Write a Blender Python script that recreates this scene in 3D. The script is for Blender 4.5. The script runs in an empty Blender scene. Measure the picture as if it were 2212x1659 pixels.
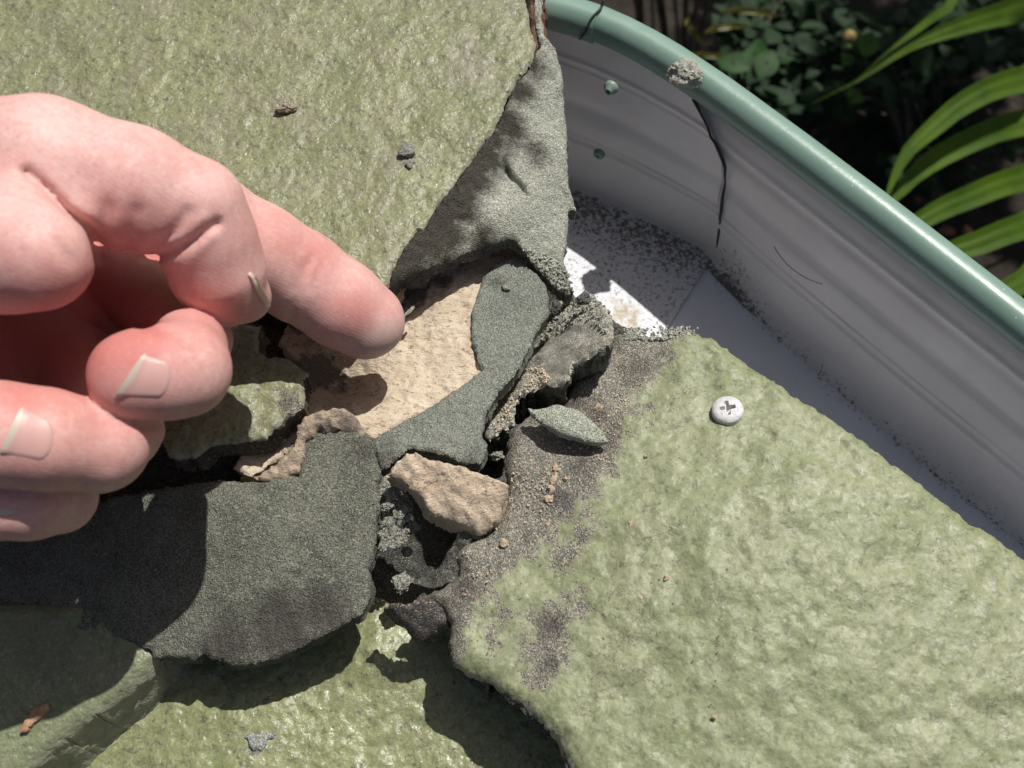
import bpy, bmesh, math, random
import numpy as np
from mathutils import Vector, Matrix
random.seed(7); RNG = np.random.default_rng(7)
S = bpy.context.scene
COL = S.collection

# ------------------------------------------------------------------ camera, world, sun, exposure
TILT = math.radians(27.0); CH = 0.2406; FPX = 2152.0
cam_d = bpy.data.cameras.new('camera'); cam = bpy.data.objects.new('camera', cam_d); COL.objects.link(cam)
cam.location = (0, 0, CH); cam.rotation_euler = (TILT, 0, 0)
cam_d.sensor_width = 36; cam_d.lens = FPX / 2212 * 36; cam_d.clip_start = 0.01; cam_d.clip_end = 200
cam_d.dof.use_dof = True; cam_d.dof.focus_distance = 0.275; cam_d.dof.aperture_fstop = 20
S.camera = cam
SUN = Vector((0.31, 0.38, 1.0)).normalized()
w = bpy.data.worlds.new("World"); S.world = w; w.use_nodes = True
sky = w.node_tree.nodes.new('ShaderNodeTexSky'); sky.sky_type = 'NISHITA'; sky.sun_disc = False
sky.dust_density = 4; sky.ozone_density = .4; sky.air_density = .8; sky.sun_elevation = math.asin(SUN.z); sky.sun_rotation = math.atan2(SUN.x, SUN.y)
w.node_tree.links.new(sky.outputs[0], w.node_tree.nodes['Background'].inputs[0])
w.node_tree.nodes['Background'].inputs[1].default_value = 0.05
sd = bpy.data.lights.new('sun', 'SUN'); sd.energy = 4.3; sd.angle = math.radians(0.55); sd.color = (1, .965, .91)
so = bpy.data.objects.new('sun', sd); COL.objects.link(so); so.rotation_euler = SUN.to_track_quat('Z', 'Y').to_euler()
S.view_settings.view_transform = 'Standard'; S.view_settings.look = 'None'
S.view_settings.exposure = 0.0; S.view_settings.gamma = 1

# ------------------------------------------------------------------ helpers
FW = np.array([0, math.sin(TILT), -math.cos(TILT)]); UP = np.array([0, math.cos(TILT), math.sin(TILT)]); C0 = np.array([0, 0, CH])
def ray(px, py):
    px = np.asarray(px, float); py = np.asarray(py, float)
    return np.stack([px - 1106 + 0*py, FW[1]*FPX + UP[1]*(829.5 - py) + 0*px, FW[2]*FPX + UP[2]*(829.5 - py) + 0*px], -1)
def U(px, py, z):
    d = ray(px, py); return C0 + d * ((np.asarray(z) - CH) / d[..., 2])[..., None]
def US(px, py, zf, it=12):
    z = np.zeros(np.shape(px))
    for _ in range(it):
        p = U(px, py, z); z = .4*z + .6*zf(p[..., 0], p[..., 1])
    p = U(px, py, z); return p
def depth(p): return (np.asarray(p) - C0) @ FW
def toPx(P):
    v = P - C0; d = v @ FW
    return 1106 + FPX*v[..., 0]/d, 829.5 - FPX*(v @ UP)/d
def hsh(ix, iy, iz, s):
    h = (ix.astype(np.int64)*374761393 + iy.astype(np.int64)*668265263 + iz.astype(np.int64)*2147483647 + s*1274126177) & 0xffffffff
    h = ((h ^ (h >> 13)) * 1274126177) & 0xffffffff
    return ((h ^ (h >> 16)) & 0xffff) / 32767.5 - 1
def vnoise(x, y, z, s=0):
    x, y, z = np.broadcast_arrays(np.asarray(x, float), y, z)
    fx, fy, fz = np.floor(x), np.floor(y), np.floor(z); tx, ty, tz = x-fx, y-fy, z-fz
    tx = tx*tx*(3-2*tx); ty = ty*ty*(3-2*ty); tz = tz*tz*(3-2*tz); r = 0
    for a in (0, 1):
        for b in (0, 1):
            for c in (0, 1):
                r = r + hsh(fx+a, fy+b, fz+c, s)*(tx if a else 1-tx)*(ty if b else 1-ty)*(tz if c else 1-tz)
    return r
def fbm(x, y, z, size, o=3, s=0, g=.5):
    r = 0; a = 1; t = 0; f = 1/size
    for k in range(o):
        r = r + a*vnoise(x*f+k*17.3, y*f+k*5.1, z*f, s+k*31); t += a; a *= g; f *= 2.03
    return r / t
def inside(px, py, poly):
    c = np.zeros(px.shape, bool); n = len(poly)
    for i in range(n):
        x0, y0 = poly[i]; x1, y1 = poly[(i+1) % n]
        if y0 == y1: continue
        m = ((y0 > py) != (y1 > py)) & (px < (x1-x0)*(py-y0)/(y1-y0)+x0); c ^= m
    return c
def nearest(px, py, poly, closed=True):
    bd = np.full(px.shape, 1e9); bx = np.zeros(px.shape); by = np.zeros(px.shape); n = len(poly)
    for i in range(n if closed else n-1):
        x0, y0 = poly[i]; x1, y1 = poly[(i+1) % n]; dx, dy = x1-x0, y1-y0; L = dx*dx+dy*dy
        if L == 0: continue
        t = np.clip(((px-x0)*dx+(py-y0)*dy)/L, 0, 1); qx = x0+t*dx; qy = y0+t*dy; d = (px-qx)**2+(py-qy)**2
        m = d < bd; bd = np.where(m, d, bd); bx = np.where(m, qx, bx); by = np.where(m, qy, by)
    return np.sqrt(bd), bx, by
def densify(pts, step, closed=True, smooth=False):
    pts = [np.array(p, float) for p in pts]; out = []; n = len(pts)
    for i in range(n if closed else n-1):
        p0, p1, p2, p3 = (pts[(i+k) % n] if closed else pts[min(max(i+k, 0), n-1)] for k in (-1, 0, 1, 2))
        m = max(1, int(np.linalg.norm(p2-p1)/step))
        for k in range(m):
            t = k/m
            out.append(p1+(p2-p1)*t if not smooth else .5*((2*p1)+(p2-p0)*t+(2*p0-5*p1+4*p2-p3)*t*t+(3*p1-p0-3*p2+p3)*t**3))
    if not closed: out.append(pts[-1])
    return np.array(out)
def mesh_obj(name, V, F, mat, parent=None, smooth=True, attrs=None, sharp=None, mats=None, fmat=None):
    me = bpy.data.meshes.new(name); V = np.asarray(V, float); me.from_pydata(V.tolist(), [], [tuple(int(i) for i in f) for f in F]); me.update()
    if smooth: me.polygons.foreach_set('use_smooth', [True]*len(me.polygons))
    if sharp: me.set_sharp_from_angle(angle=math.radians(sharp))
    for k, a in (attrs or {}).items():
        at = me.attributes.new(k, 'FLOAT', 'POINT'); at.data.foreach_set('value', np.asarray(a, np.float32))
    me.materials.append(mat)
    for m in (mats or []): me.materials.append(m)
    if fmat is not None: me.polygons.foreach_set('material_index', np.asarray(fmat, np.int32))
    o = bpy.data.objects.new(name, me); COL.objects.link(o)
    if parent: o.parent = parent
    return o
def tag(o, label, cat, group=None, kind=None):
    if label: o['label'] = label
    if cat: o['category'] = cat
    if group: o['group'] = group
    if kind: o['kind'] = kind
    return o
def empty(name, loc=(0, 0, 0)):
    o = bpy.data.objects.new(name, None); o.empty_display_size = .01; COL.objects.link(o); o.location = loc; return o
def attach(o, root):       # parent keeping world coordinates
    o.parent = root; o.matrix_parent_inverse = Matrix.Translation(-Vector(root.location)); return o

def plane3(a, b, c):
    """height field through three (px,py,z) points"""
    P = np.array([U(*p) for p in (a, b, c)]); n = np.cross(P[1]-P[0], P[2]-P[0])
    return lambda x, y: P[0][2] - (n[0]*(x-P[0][0]) + n[1]*(y-P[0][1]))/n[2]
def bumps(base, lst):
    """lst: (px,py,radius_mm,height_m) gaussians on top of a base height field"""
    ls = [(U(px, py, base(*U(px, py, 0.)[:2])), r/1000, h) for px, py, r, h in lst]
    def f(x, y):
        z = base(x, y)
        for p, r, h in ls: z = z + h*np.exp(-((x-p[0])**2+(y-p[1])**2)/r**2)
        return z
    return f
def slab(name, outline, zf, thick, step, mat, jag=3, jagsize=14, rnd=.0015, disp=((.004, .0003),), parent=None,
         side=.0015, inset=0., zones=None, seed=1, ridged=(), sidemat=None, bottom=None, rows=None, smooth_out=False, edgeup=0.):
    ol = densify(outline, 3, smooth=smooth_out)
    nx = fbm(ol[:, 0], ol[:, 1], 0*ol[:, 0], jagsize, 3, seed, .6); ny = fbm(ol[:, 0], ol[:, 1], 0*ol[:, 0]+9, jagsize, 3, seed+5, .6)
    ol = ol + np.stack([nx, ny], 1)*jag*1.6 + (jag > 1)*np.stack([fbm(ol[:, 0], ol[:, 1], 0*ol[:, 0]+3, 5., 2, seed+8), fbm(ol[:, 0], ol[:, 1], 0*ol[:, 0]+6, 5., 2, seed+9)], 1)*2.2*min(1, jag/3)
    W = US(ol[:, 0], ol[:, 1], zf)[:, :2]
    x0, y0 = W.min(0)-step*2; x1, y1 = W.max(0)+step*2
    gx = np.arange(x0, x1, step); gy = np.arange(y0, y1, step); nxg, nyg = len(gx), len(gy)
    X, Y = np.meshgrid(gx, gy); X = X.ravel(); Y = Y.ravel()
    ins = inside(X, Y, W); D = np.full(X.shape, 1e9); QX = X.copy(); QY = Y.copy()
    D, QX, QY = nearest(X, Y, W)
    ok = ins | (D < .72*step); sn = ok & (D < .5*step) | (ok & ~ins)
    X = np.where(sn, QX, X); Y = np.where(sn, QY, Y); D = np.where(sn, 0, D)
    i = np.arange(nxg*nyg).reshape(nyg, nxg); a = i[:-1, :-1].ravel(); b = i[:-1, 1:].ravel(); c = i[1:, 1:].ravel(); d = i[1:, :-1].ravel()
    par = ((a // nxg + a % nxg) % 2).astype(bool)
    T = np.concatenate([np.stack([a, b, c], 1)[par], np.stack([a, c, d], 1)[par], np.stack([a, b, d], 1)[~par], np.stack([b, c, d], 1)[~par]])
    T = T[ok[T].all(1)]
    ar = (X[T[:, 1]]-X[T[:, 0]])*(Y[T[:, 2]]-Y[T[:, 0]])-(X[T[:, 2]]-X[T[:, 0]])*(Y[T[:, 1]]-Y[T[:, 0]])
    T = T[ar > step*step*.02]
    alls = sn[T].all(1); cx = X[T].mean(1); cy = Y[T].mean(1); keep = np.ones(len(T), bool)
    keep[alls] = inside(cx[alls], cy[alls], W); T = T[keep]
    used = np.unique(T); mp = -np.ones(len(X), int); mp[used] = np.arange(len(used)); T = mp[T]
    X = X[used]; Y = Y[used]; D = D[used]
    ppx, ppy = toPx(np.stack([X, Y, zf(X, Y)], 1))
    Z = zf(X, Y)
    for sz, am in disp: Z = Z + am*fbm(X, Y, 0*X, sz, 3, seed)
    for sz, am in ridged: Z = Z - am*np.abs(fbm(X, Y, 0*X, sz, 2, seed+77))
    if rnd > 0:
        t = np.clip(1-D/rnd, 0, 1); Z = Z - rnd*.8*(1-np.sqrt(np.clip(1-t*t, 0, 1)))
    if side > 0 and jag > 1: Z = Z + .0009*fbm(X, Y, 0*X, .0012, 2, seed+55)*np.exp(-(D/.0016))*np.clip(jag/3, 0, 1.3)
    if edgeup: Z = Z + edgeup*np.exp(-(D/.003)**2)
    n = len(X); V = [np.stack([X, Y, Z], 1)]; at_d = [D]
    E = np.concatenate([T[:, [0, 1]], T[:, [1, 2]], T[:, [2, 0]]]); key = E[:, 0]*(n+1)+E[:, 1]; rev = E[:, 1]*(n+1)+E[:, 0]
    B = E[~np.isin(key, rev)]
    nrm = np.zeros((n, 2)); dx = X[B[:, 1]]-X[B[:, 0]]; dy = Y[B[:, 1]]-Y[B[:, 0]]; nv = np.stack([dy, -dx], 1)
    np.add.at(nrm, B[:, 0], nv); np.add.at(nrm, B[:, 1], nv); nrm /= np.linalg.norm(nrm, axis=1, keepdims=True)+1e-12
    bi = np.unique(B); bm = -np.ones(n, int); bm[bi] = np.arange(len(bi)); F = [tuple(t) for t in T]; fm = [0]*len(T)
    R = rows or max(2, int(thick/max(step, .0008))); prev = bi.copy(); tot = n
    th = thick(X[bi], Y[bi]) if callable(thick) else thick
    for r in range(1, R+1):
        tt = r/R; bx = X[bi]; by = Y[bi]; bz = Z[bi]-th*tt
        j = side*(fbm(bx, by, bz, .004, 3, seed+3)-.35*math.sin(tt*math.pi)) - inset*tt
        V.append(np.stack([bx+nrm[bi, 0]*j, by+nrm[bi, 1]*j, bz], 1)); at_d.append(0*bx)
        cur = np.arange(tot, tot+len(bi)); tot += len(bi)
        F += [(p, q, s_, u) for p, q, s_, u in zip(prev[bm[B[:, 1]]], prev[bm[B[:, 0]]], cur[bm[B[:, 0]]], cur[bm[B[:, 1]]])]; fm += [1 if sidemat else 0]*len(B)
        prev = cur
    # bottom cap
    cap = np.arange(n)+tot; cv = np.stack([X, Y, Z-(thick if not callable(thick) else thick(X, Y))], 1); cv[bi] = V[-1]
    V.append(cv); at_d.append(D); F += [(cap[t[0]], cap[t[2]], cap[t[1]]) for t in T]; fm += [1 if sidemat else 0]*len(T)
    V = np.concatenate(V); attrs = {'edge': np.concatenate(at_d)*1000, 'zone': np.full(len(V), -99.), 'stain': np.full(len(V), -99.)}
    for k, polys in (zones or {}).items():
        sdv = np.full(len(V), -99.)
        for poly in polys:
            if len(poly) == 3 and not hasattr(poly[0], '__len__'):
                q = US(np.array([float(poly[0])]), np.array([float(poly[1])]), zf)[0]
                s_ = poly[2]-np.hypot(V[:, 0]-q[0], V[:, 1]-q[1])*1000
            else:
                pw = densify(poly, 20, smooth=True); pw = US(pw[:, 0], pw[:, 1], zf)[:, :2]
                dd, _, _ = nearest(V[:, 0], V[:, 1], pw); s_ = np.where(inside(V[:, 0], V[:, 1], pw), dd, -dd)*1000
            sdv = np.maximum(sdv, s_)
        attrs[k] = sdv
    return mesh_obj(name, V, F, mat, parent, True, attrs, sharp=50, mats=[sidemat] if sidemat else None, fmat=fm)

# ------------------------------------------------------------------ materials
class NT:
    def __init__(s, name):
        s.m = bpy.data.materials.new(name); s.m.use_nodes = True; s.t = s.m.node_tree; s.b = s.t.nodes['Principled BSDF']
        s.co = s.t.nodes.new('ShaderNodeTexCoord').outputs['Object']
    def n(s, k, **kw):
        x = s.t.nodes.new(k)
        for a, v in kw.items(): setattr(x, a, v)
        return x
    def put(s, sock, v):
        if hasattr(v, 'links'): s.t.links.new(v, sock)
        elif isinstance(v, tuple): sock.default_value = (v+(1,)) if len(v) == 3 and len(sock.default_value) == 4 else v
        else: sock.default_value = v
    def noise(s, sc, det=4, rough=.55, dist=0, co=None, out=0):
        x = s.n('ShaderNodeTexNoise'); s.put(x.inputs['Scale'], sc); s.put(x.inputs['Detail'], det); s.put(x.inputs['Roughness'], rough); s.put(x.inputs['Distortion'], dist)
        s.put(x.inputs['Vector'], co or s.co); return x.outputs[out]
    def vor(s, sc, feat='F1', out='Distance', co=None, rnd=1.):
        x = s.n('ShaderNodeTexVoronoi', feature=feat); s.put(x.inputs['Scale'], sc); s.put(x.inputs['Vector'], co or s.co); s.put(x.inputs['Randomness'], rnd); return x.outputs[out]
    def ramp(s, v, lo, hi, a=0., b=1.):
        x = s.n('ShaderNodeMapRange'); x.clamp = True; s.put(x.inputs[0], v)
        for i, q in enumerate((lo, hi, a, b)): x.inputs[i+1].default_value = q
        return x.outputs[0]
    def mix(s, f, a, b):
        x = s.n('ShaderNodeMix', data_type='RGBA'); s.put(x.inputs[0], f); s.put(x.inputs[6], a); s.put(x.inputs[7], b); return x.outputs[2]
    def mul(s, a, b, op='MULTIPLY'):
        x = s.n('ShaderNodeMath', operation=op); s.put(x.inputs[0], a); s.put(x.inputs[1], b); return x.outputs[0]
    def attr(s, k): return s.n('ShaderNodeAttribute', attribute_name=k).outputs['Fac']
    def scaled(s, sc, rot=(0, 0, 0)):
        x = s.n('ShaderNodeMapping'); s.put(x.inputs['Vector'], s.co); x.inputs['Scale'].default_value = sc; x.inputs['Rotation'].default_value = rot; return x.outputs[0]
    def warp(s, sc, amt):
        x = s.n('ShaderNodeVectorMath', operation='MULTIPLY_ADD'); s.put(x.inputs[0], s.noise(sc, 3, out=1)); x.inputs[1].default_value = (amt,)*3; s.put(x.inputs[2], s.co); return x.outputs[0]
    def bump(s, h, dist, strength=1., prev=None):
        x = s.n('ShaderNodeBump'); s.put(x.inputs['Height'], h); x.inputs['Distance'].default_value = dist; x.inputs['Strength'].default_value = strength
        if prev: s.t.links.new(prev, x.inputs['Normal'])
        return x.outputs[0]
    def done(s, col=None, rough=None, nrm=None, **kw):
        if col is not None: s.put(s.b.inputs['Base Color'], col)
        if rough is not None: s.put(s.b.inputs['Roughness'], rough)
        if nrm is not None: s.put(s.b.inputs['Normal'], nrm)
        for k, v in kw.items(): s.put(s.b.inputs[k], v)
        return s.m
def mortar_parts(m, c1, c2, dark, speck=(.52, .44, .33), amount=.5, stainc=(.035, .027, .028), stw=(1.0, 7.0, .68)):
    """returns colour, bump normal, roughness of sandy grey mortar"""
    c1, c2, dark = [tuple(x*1.38 for x in q) for q in (c1, c2, dark)]
    a = m.noise(110, 4); g = m.noise(1500, 3, .7)
    c = m.mix(m.ramp(a, .35, .65), c1, c2)
    c = m.mix(m.ramp(g, .42, .3), c, dark)
    c = m.mix(m.ramp(m.noise(1900, 2, .6), .54, .62, 0, .55), c, tuple(min(.8, x*1.75) for x in c2)); c = m.mix(m.ramp(m.noise(2100, 2, .6), .44, .36, 0, .6), c, dark)
    sp = m.vor(3400, out='Color'); sep = m.n('ShaderNodeSeparateColor'); m.put(sep.inputs[0], sp)
    lim = 1-.30*amount
    c = m.mix(m.ramp(sep.outputs[0], lim, lim+.02), c, speck)
    c = m.mix(m.ramp(sep.outputs[1], .90, .92, 0, .5), c, (.28, .29, .25)); c = m.mix(m.ramp(sep.outputs[2], .86, .9, 0, .6), c, dark)
    st = m.mul(m.attr('stain'), m.mul(m.noise(160, 4), 6., 'MULTIPLY'), 'ADD')
    st = m.mul(st, m.mul(m.noise(700, 3, .7), 5., 'MULTIPLY'), 'ADD'); st = m.mul(st, 2.5, 'SUBTRACT'); c = m.mix(m.ramp(st, stw[0], stw[1], 0, stw[2]), c, stainc)
    h = m.mul(m.ramp(m.vor(2400), 0, .6, 1, 0), m.mul(g, .8), 'ADD')
    n = m.bump(h, .00032, 1.); n = m.bump(m.noise(420, 4, .65), .0006, .7, n)
    return c, n
def mat_mortar(name, c1, c2, dark, **kw):
    m = NT(name); c, n = mortar_parts(m, c1, c2, dark, **kw); return m.done(c, .85, n, **{'Specular IOR Level': .35})
def mat_paint(name, g1, g2, g3, crack=.0, rough=.42, wrinkle=1., gl=.5, pit=.6, fine=900, blotch=.4, spark=.9):
    m = NT(name)
    c = m.mix(m.ramp(m.noise(70, 4), .35, .65), g1, g2)
    c = m.mix(m.ramp(m.noise(330, 4, .6), .48, .68, 0, .75), c, g3)
    c = m.mix(m.ramp(m.noise(560, 4, .65), .44, .34, 0, pit), c, (.10, .10, .075))
    c = m.mix(m.ramp(m.noise(260, 5, .75), .66, .74, 0, .5), c, (.40, .42, .34))
    c = m.mix(m.ramp(m.noise(45, 5, .65, .5), .50, .66, 0, blotch), c, (.235, .215, .165))
    c = m.mix(m.ramp(m.noise(1000, 3, .6), .54, .66, 0, .3), c, (.46, .46, .33)); c = m.mix(m.ramp(m.noise(1000, 3, .7), .44, .34, 0, .4), c, (.15, .16, .09))
    wc = m.noise(160, 3, out=1); wv_ = m.n('ShaderNodeVectorMath', operation='MULTIPLY_ADD'); m.put(wv_.inputs[0], m.noise(70, 5, .7, out=1)); wv_.inputs[1].default_value = (.03,)*3; m.put(wv_.inputs[2], m.co); wc = wv_.outputs[0]
    eg = m.mul(m.attr('edge'), m.mul(m.noise(300, 4, .7), 3.), 'SUBTRACT'); c = m.mix(m.ramp(eg, -.2, -1.3, 0, .6), c, (.37, .36, .29))
    if crack:
        e = m.vor(95, 'DISTANCE_TO_EDGE', co=wc); msk = m.ramp(m.noise(60, 2), .46, .6)
        k = m.mul(m.ramp(e, .0, .017, 1, 0), m.mul(msk, crack)); c = m.mix(k, c, (.11, .10, .075))
        e2 = m.vor(230, 'DISTANCE_TO_EDGE', co=wc); k2 = m.mul(m.ramp(e2, .0, .02, 1, 0), m.mul(m.ramp(m.noise(85, 2), .5, .62), crack*.5)); c = m.mix(k2, c, (.08, .075, .055))
    h = m.mul(m.mul(m.noise(fine, 3, .6), .55), m.mul(m.noise(330, 4, .6), 1.8), 'ADD'); h = m.mul(h, m.mul(m.ramp(m.vor(430), 0, .35), .45), 'ADD')
    n = m.bump(h, .0008*wrinkle, .9)
    cz, nz = mortar_parts(m, (.125, .125, .105), (.185, .178, .15), (.05, .046, .042), amount=.6)
    zt = m.mul(m.attr('zone'), m.mul(m.mul(m.noise(260, 6, .8), .5, 'SUBTRACT'), 26), 'ADD')
    zf_ = m.ramp(zt, -1.1, 1.1); c = m.mix(zf_, c, cz)
    x = m.n('ShaderNodeMix', data_type='VECTOR'); m.put(x.inputs[0], zf_); m.put(x.inputs[4], n); m.put(x.inputs[5], nz)
    rr = m.mul(m.ramp(zf_, 0, 1, rough, .85), m.ramp(m.noise(400, 3), .3, .7, -.12, .12), 'ADD'); rr = m.mul(rr, m.ramp(m.noise(1100, 2), .60, .68, 1., spark), 'MULTIPLY')
    return m.done(c, rr, x.outputs[1], **{'Specular IOR Level': gl})
def mat_cream(name, c1=(.70, .57, .42), c2=(.84, .72, .56), fleck=.5, rot=.5):
    m = NT(name); co = m.scaled((1, 1.9, 1), (0, 0, rot))
    c = m.mix(m.ramp(m.noise(150, 4), .3, .7), c1, c2)
    c = m.mix(m.ramp(m.noise(480, 5, .75, co=co), .43, .37, 0, .8), c, (.16, .12, .09))
    st = m.mul(m.attr('stain'), m.mul(m.noise(260, 4, .65), 12., 'MULTIPLY'), 'ADD')
    c = m.mix(m.ramp(st, 5.8, 8.2, 0, .85), c, (.16, .14, .12))
    c = m.mix(m.ramp(m.noise(1600, 2, .6), .6, .7, 0, .5), c, (.80, .70, .56))
    c = m.mix(m.ramp(m.noise(1300, 2, .6), .36, .3, 0, .6), c, (.30, .22, .15))
    n = m.bump(m.noise(1200, 4, .7), .0005, .9); n = m.bump(m.noise(330, 6, .75, co=co), .0014, .9, n)
    return m.done(c, .9, n, **{'Specular IOR Level': .2})
def mat_simple(name, col, rough=.5, bumpsc=None, bd=.0003, col2=None, nsc=80, **kw):
    m = NT(name); c = col if col2 is None else m.mix(m.ramp(m.noise(nsc, 4), .35, .65), col, col2)
    n = m.bump(m.noise(bumpsc, 4), bd) if bumpsc else None
    return m.done(c, rough, n, **kw)
M = {}
M['paintA'] = mat_paint('weathered_green_paint', (.197, .212, .105), (.252, .26, .137), (.167, .168, .106), rough=.42, wrinkle=.55, gl=.5, pit=.9, blotch=.6, fine=1100, spark=.45)
M['paintF'] = mat_paint('pale_green_paint', (.23, .26, .135), (.30, .32, .19), (.165, .195, .098), crack=1.3, rough=.52, wrinkle=.34, gl=.45, pit=.55, fine=800, blotch=.12)
M['paintL'] = mat_paint('glossy_green_paint', (.22, .245, .112), (.275, .295, .145), (.175, .195, .09), crack=1., rough=.38, wrinkle=.4, gl=.55, pit=.9, fine=700, blotch=.2, spark=.6)
M['mortarM'] = mat_mortar('pale_grey_mortar', (.25, .26, .215), (.32, .325, .275), (.12, .125, .10), stw=(-.5, 4.6, .93), stainc=(.030, .025, .018), amount=.15, speck=(.42, .42, .36))
M['mortarD'] = mat_mortar('dark_green_grey_mortar', (.135, .148, .126), (.18, .192, .162), (.066, .072, .06), amount=.12, speck=(.3, .31, .27))
M['mortarJ'] = mat_mortar('charcoal_green_mortar', (.085, .09, .07), (.135, .138, .11), (.03, .033, .027), amount=.2, speck=(.30, .29, .24))
M['mortarE'] = mat_mortar('rough_grey_mortar', (.27, .275, .23), (.36, .35, .30), (.12, .115, .10), amount=.5)
M['bed'] = mat_mortar('black_mortar_bed', (.05, .05, .045), (.10, .10, .088), (.015, .015, .014), amount=.1)
M['broken'] = mat_cream('broken_tan_core', (.22, .16, .10), (.36, .27, .18))
M['cream'] = mat_cream('cream_mortar')
M['creamH'] = mat_cream('cream_mortar_fragment', (.68, .53, .39), (.80, .66, .50), rot=-.4)

# ------------------------------------------------------------------ roof pieces (pixel outline + height field)
R0 = np.random.default_rng(3)
# underlay deep below
o = slab('mortar_bed', [(150, 1000), (700, 430), (1080, 380), (1240, 640), (1420, 760), (1400, 1100), (1150, 1330), (950, 1420), (700, 1300), (300, 1350)],
         bumps(plane3((300, 900, -.028), (1300, 800, -.03), (900, 1300, -.036)), [(850, 1110, 9, .019), (830, 1010, 8, .012), (900, 1330, 8, .004), (1080, 1080, 8, .006), (940, 1210, 12, -.006)]),
         .01, .0012, M['bed'], disp=((.006, .004), (.0025, .0018)), seed=5)
tag(o, 'dark crumbly mortar bed seen down inside the broken cavity', 'mortar')

zA = plane3((0, 0, .010), (1100, 0, .020), (860, 580, .0125))
o = slab('roof_tile', [(-700, -350), (1120, -300), (1135, -60), (1141, 0), (1150, 60), (1158, 92), (1150, 130), (1118, 168), (1098, 205), (1085, 245), (1062, 285), (1030, 325), (1005, 362),
                  (975, 402), (948, 440), (925, 480), (900, 505), (880, 530), (858, 570), (838, 612), (800, 640), (700, 670), (600, 650), (500, 560), (300, 470), (-200, 430), (-700, 400)],
         zA, .013, .00075, M['paintA'], jag=3, rnd=.0022, disp=((.018, .0010), (.005, .0005), (.0016, .00030)), ridged=((.003, .0004),), seed=11, sidemat=M['broken'], side=.002,
         zones={'zone': [(617, 237, .4), (882, 338, .6), (886, 350, .3)]})
tag(o, 'big weathered green ridge tile at upper left, above the pointing hand', 'roof tile')
# mortar flank against its right edge
zM = bumps(plane3((1150, 130, .0192), (860, 570, .0138), (1215, 480, -.001)), [(1110, 440, 9, .003), (1060, 480, 7, .0035), (1180, 300, 8, .002), (1195, 620, 6, -.003), *[(x_, y_, .8, -.0014) for x_, y_ in [tuple(q_) for q_ in densify([(1090, 325), (1096, 350), (1108, 370), (1122, 388), (1132, 402), (1137, 416)], 5, closed=False, smooth=True)]]])
fl = slab('mortar_fillet', [(1162, -120), (1180, -60), (1172, 0), (1170, 40), (1180, 75), (1198, 100), (1212, 140), (1218, 200), (1224, 270), (1226, 340), (1228, 400), (1242, 437), (1243, 452), (1228, 447), (1228, 500), (1220, 560),
                  (1226, 590), (1238, 625), (1225, 637), (1205, 622), (1185, 600), (1160, 575), (1135, 545), (1112, 515), (1095, 512), (1075, 520), (1040, 530), (1000, 548), (965, 562), (930, 575), (900, 588), (870, 600), (838, 618),
                  (846, 585), (866, 545), (888, 512), (915, 490), (935, 455), (965, 415), (1000, 365), (1035, 322), (1062, 285), (1085, 240), (1100, 205), (1120, 170), (1150, 138), (1158, 110), (1166, 96), (1160, 60), (1156, 20), (1152, -40), (1150, -120)],
         zM, .0045, .0006, M['mortarM'], jag=3, rnd=.0012, disp=((.012, .0010), (.002, .0006), (.0012, .0004)), seed=21, side=.0012, sidemat=M['bed'],
         zones={'stain': [(1118, 195, 4), (1090, 265, 5), (1070, 300, 4), (1050, 335, 5.5), (1020, 380, 5.5), (985, 430, 6.5), (945, 475, 6), (915, 520, 6), (880, 560, 6), (860, 590, 6), (1030, 350, 5), (965, 560, 2.5), (1155, 140, 3), (1045, 525, 2.5), (1160, 330, 1.5), (960, 500, 5)]})
tag(fl, 'tall pale grey mortar fillet along the right edge of the upper green tile', 'mortar')
# tan broken core visible in the slot at the top
o = slab('broken_core', [(1130, -120), (1168, -120), (1178, 0), (1182, 90), (1172, 128), (1150, 135), (1145, 60)], plane3((1130, 0, .010), (1180, 0, .007), (1160, 120, .008)), .01, .0008,
         mat_cream('brown_broken_clay', (.10, .045, .028), (.22, .12, .075)), jag=3, disp=((.004, .002), (.0015, .0012)), seed=8)
tag(o, 'reddish brown broken clay in the narrow slot at top centre', 'clay')
# cream bedding exposed
zC = bumps(plane3((1080, 560, -.007), (1000, 780, -.004), (740, 900, -.003)), [(900, 760, 14, -.002), (760, 800, 9, -.006), (1000, 620, 8, .001), (700, 800, 8, -.008)])
o = slab('cream_mortar', [(1108, 500), (1130, 560), (1080, 640), (1060, 790), (1050, 800), (940, 872), (880, 905), (808, 944), (790, 938), (770, 925), (760, 900), (735, 885), (700, 885), (655, 900), (640, 940), (600, 990), (540, 1028), (500, 1010), (620, 850), (640, 780), (600, 740), (640, 660), (850, 560), (960, 520)],
         zC, .014, .0006, M['cream'], jag=2, rnd=.0008, disp=((.010, .0008), (.003, .0005), (.0013, .0005)), ridged=((.005, .0010),), seed=31,
         zones={'stain': [(950, 610, 3.5), (1000, 560, 3.5), (1040, 545, 2), (900, 640, 4), (740, 840, 3), (690, 800, 6), (880, 640, 4)]})
tag(o, 'exposed cream coloured mortar that the fingertip is touching', 'mortar')
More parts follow.
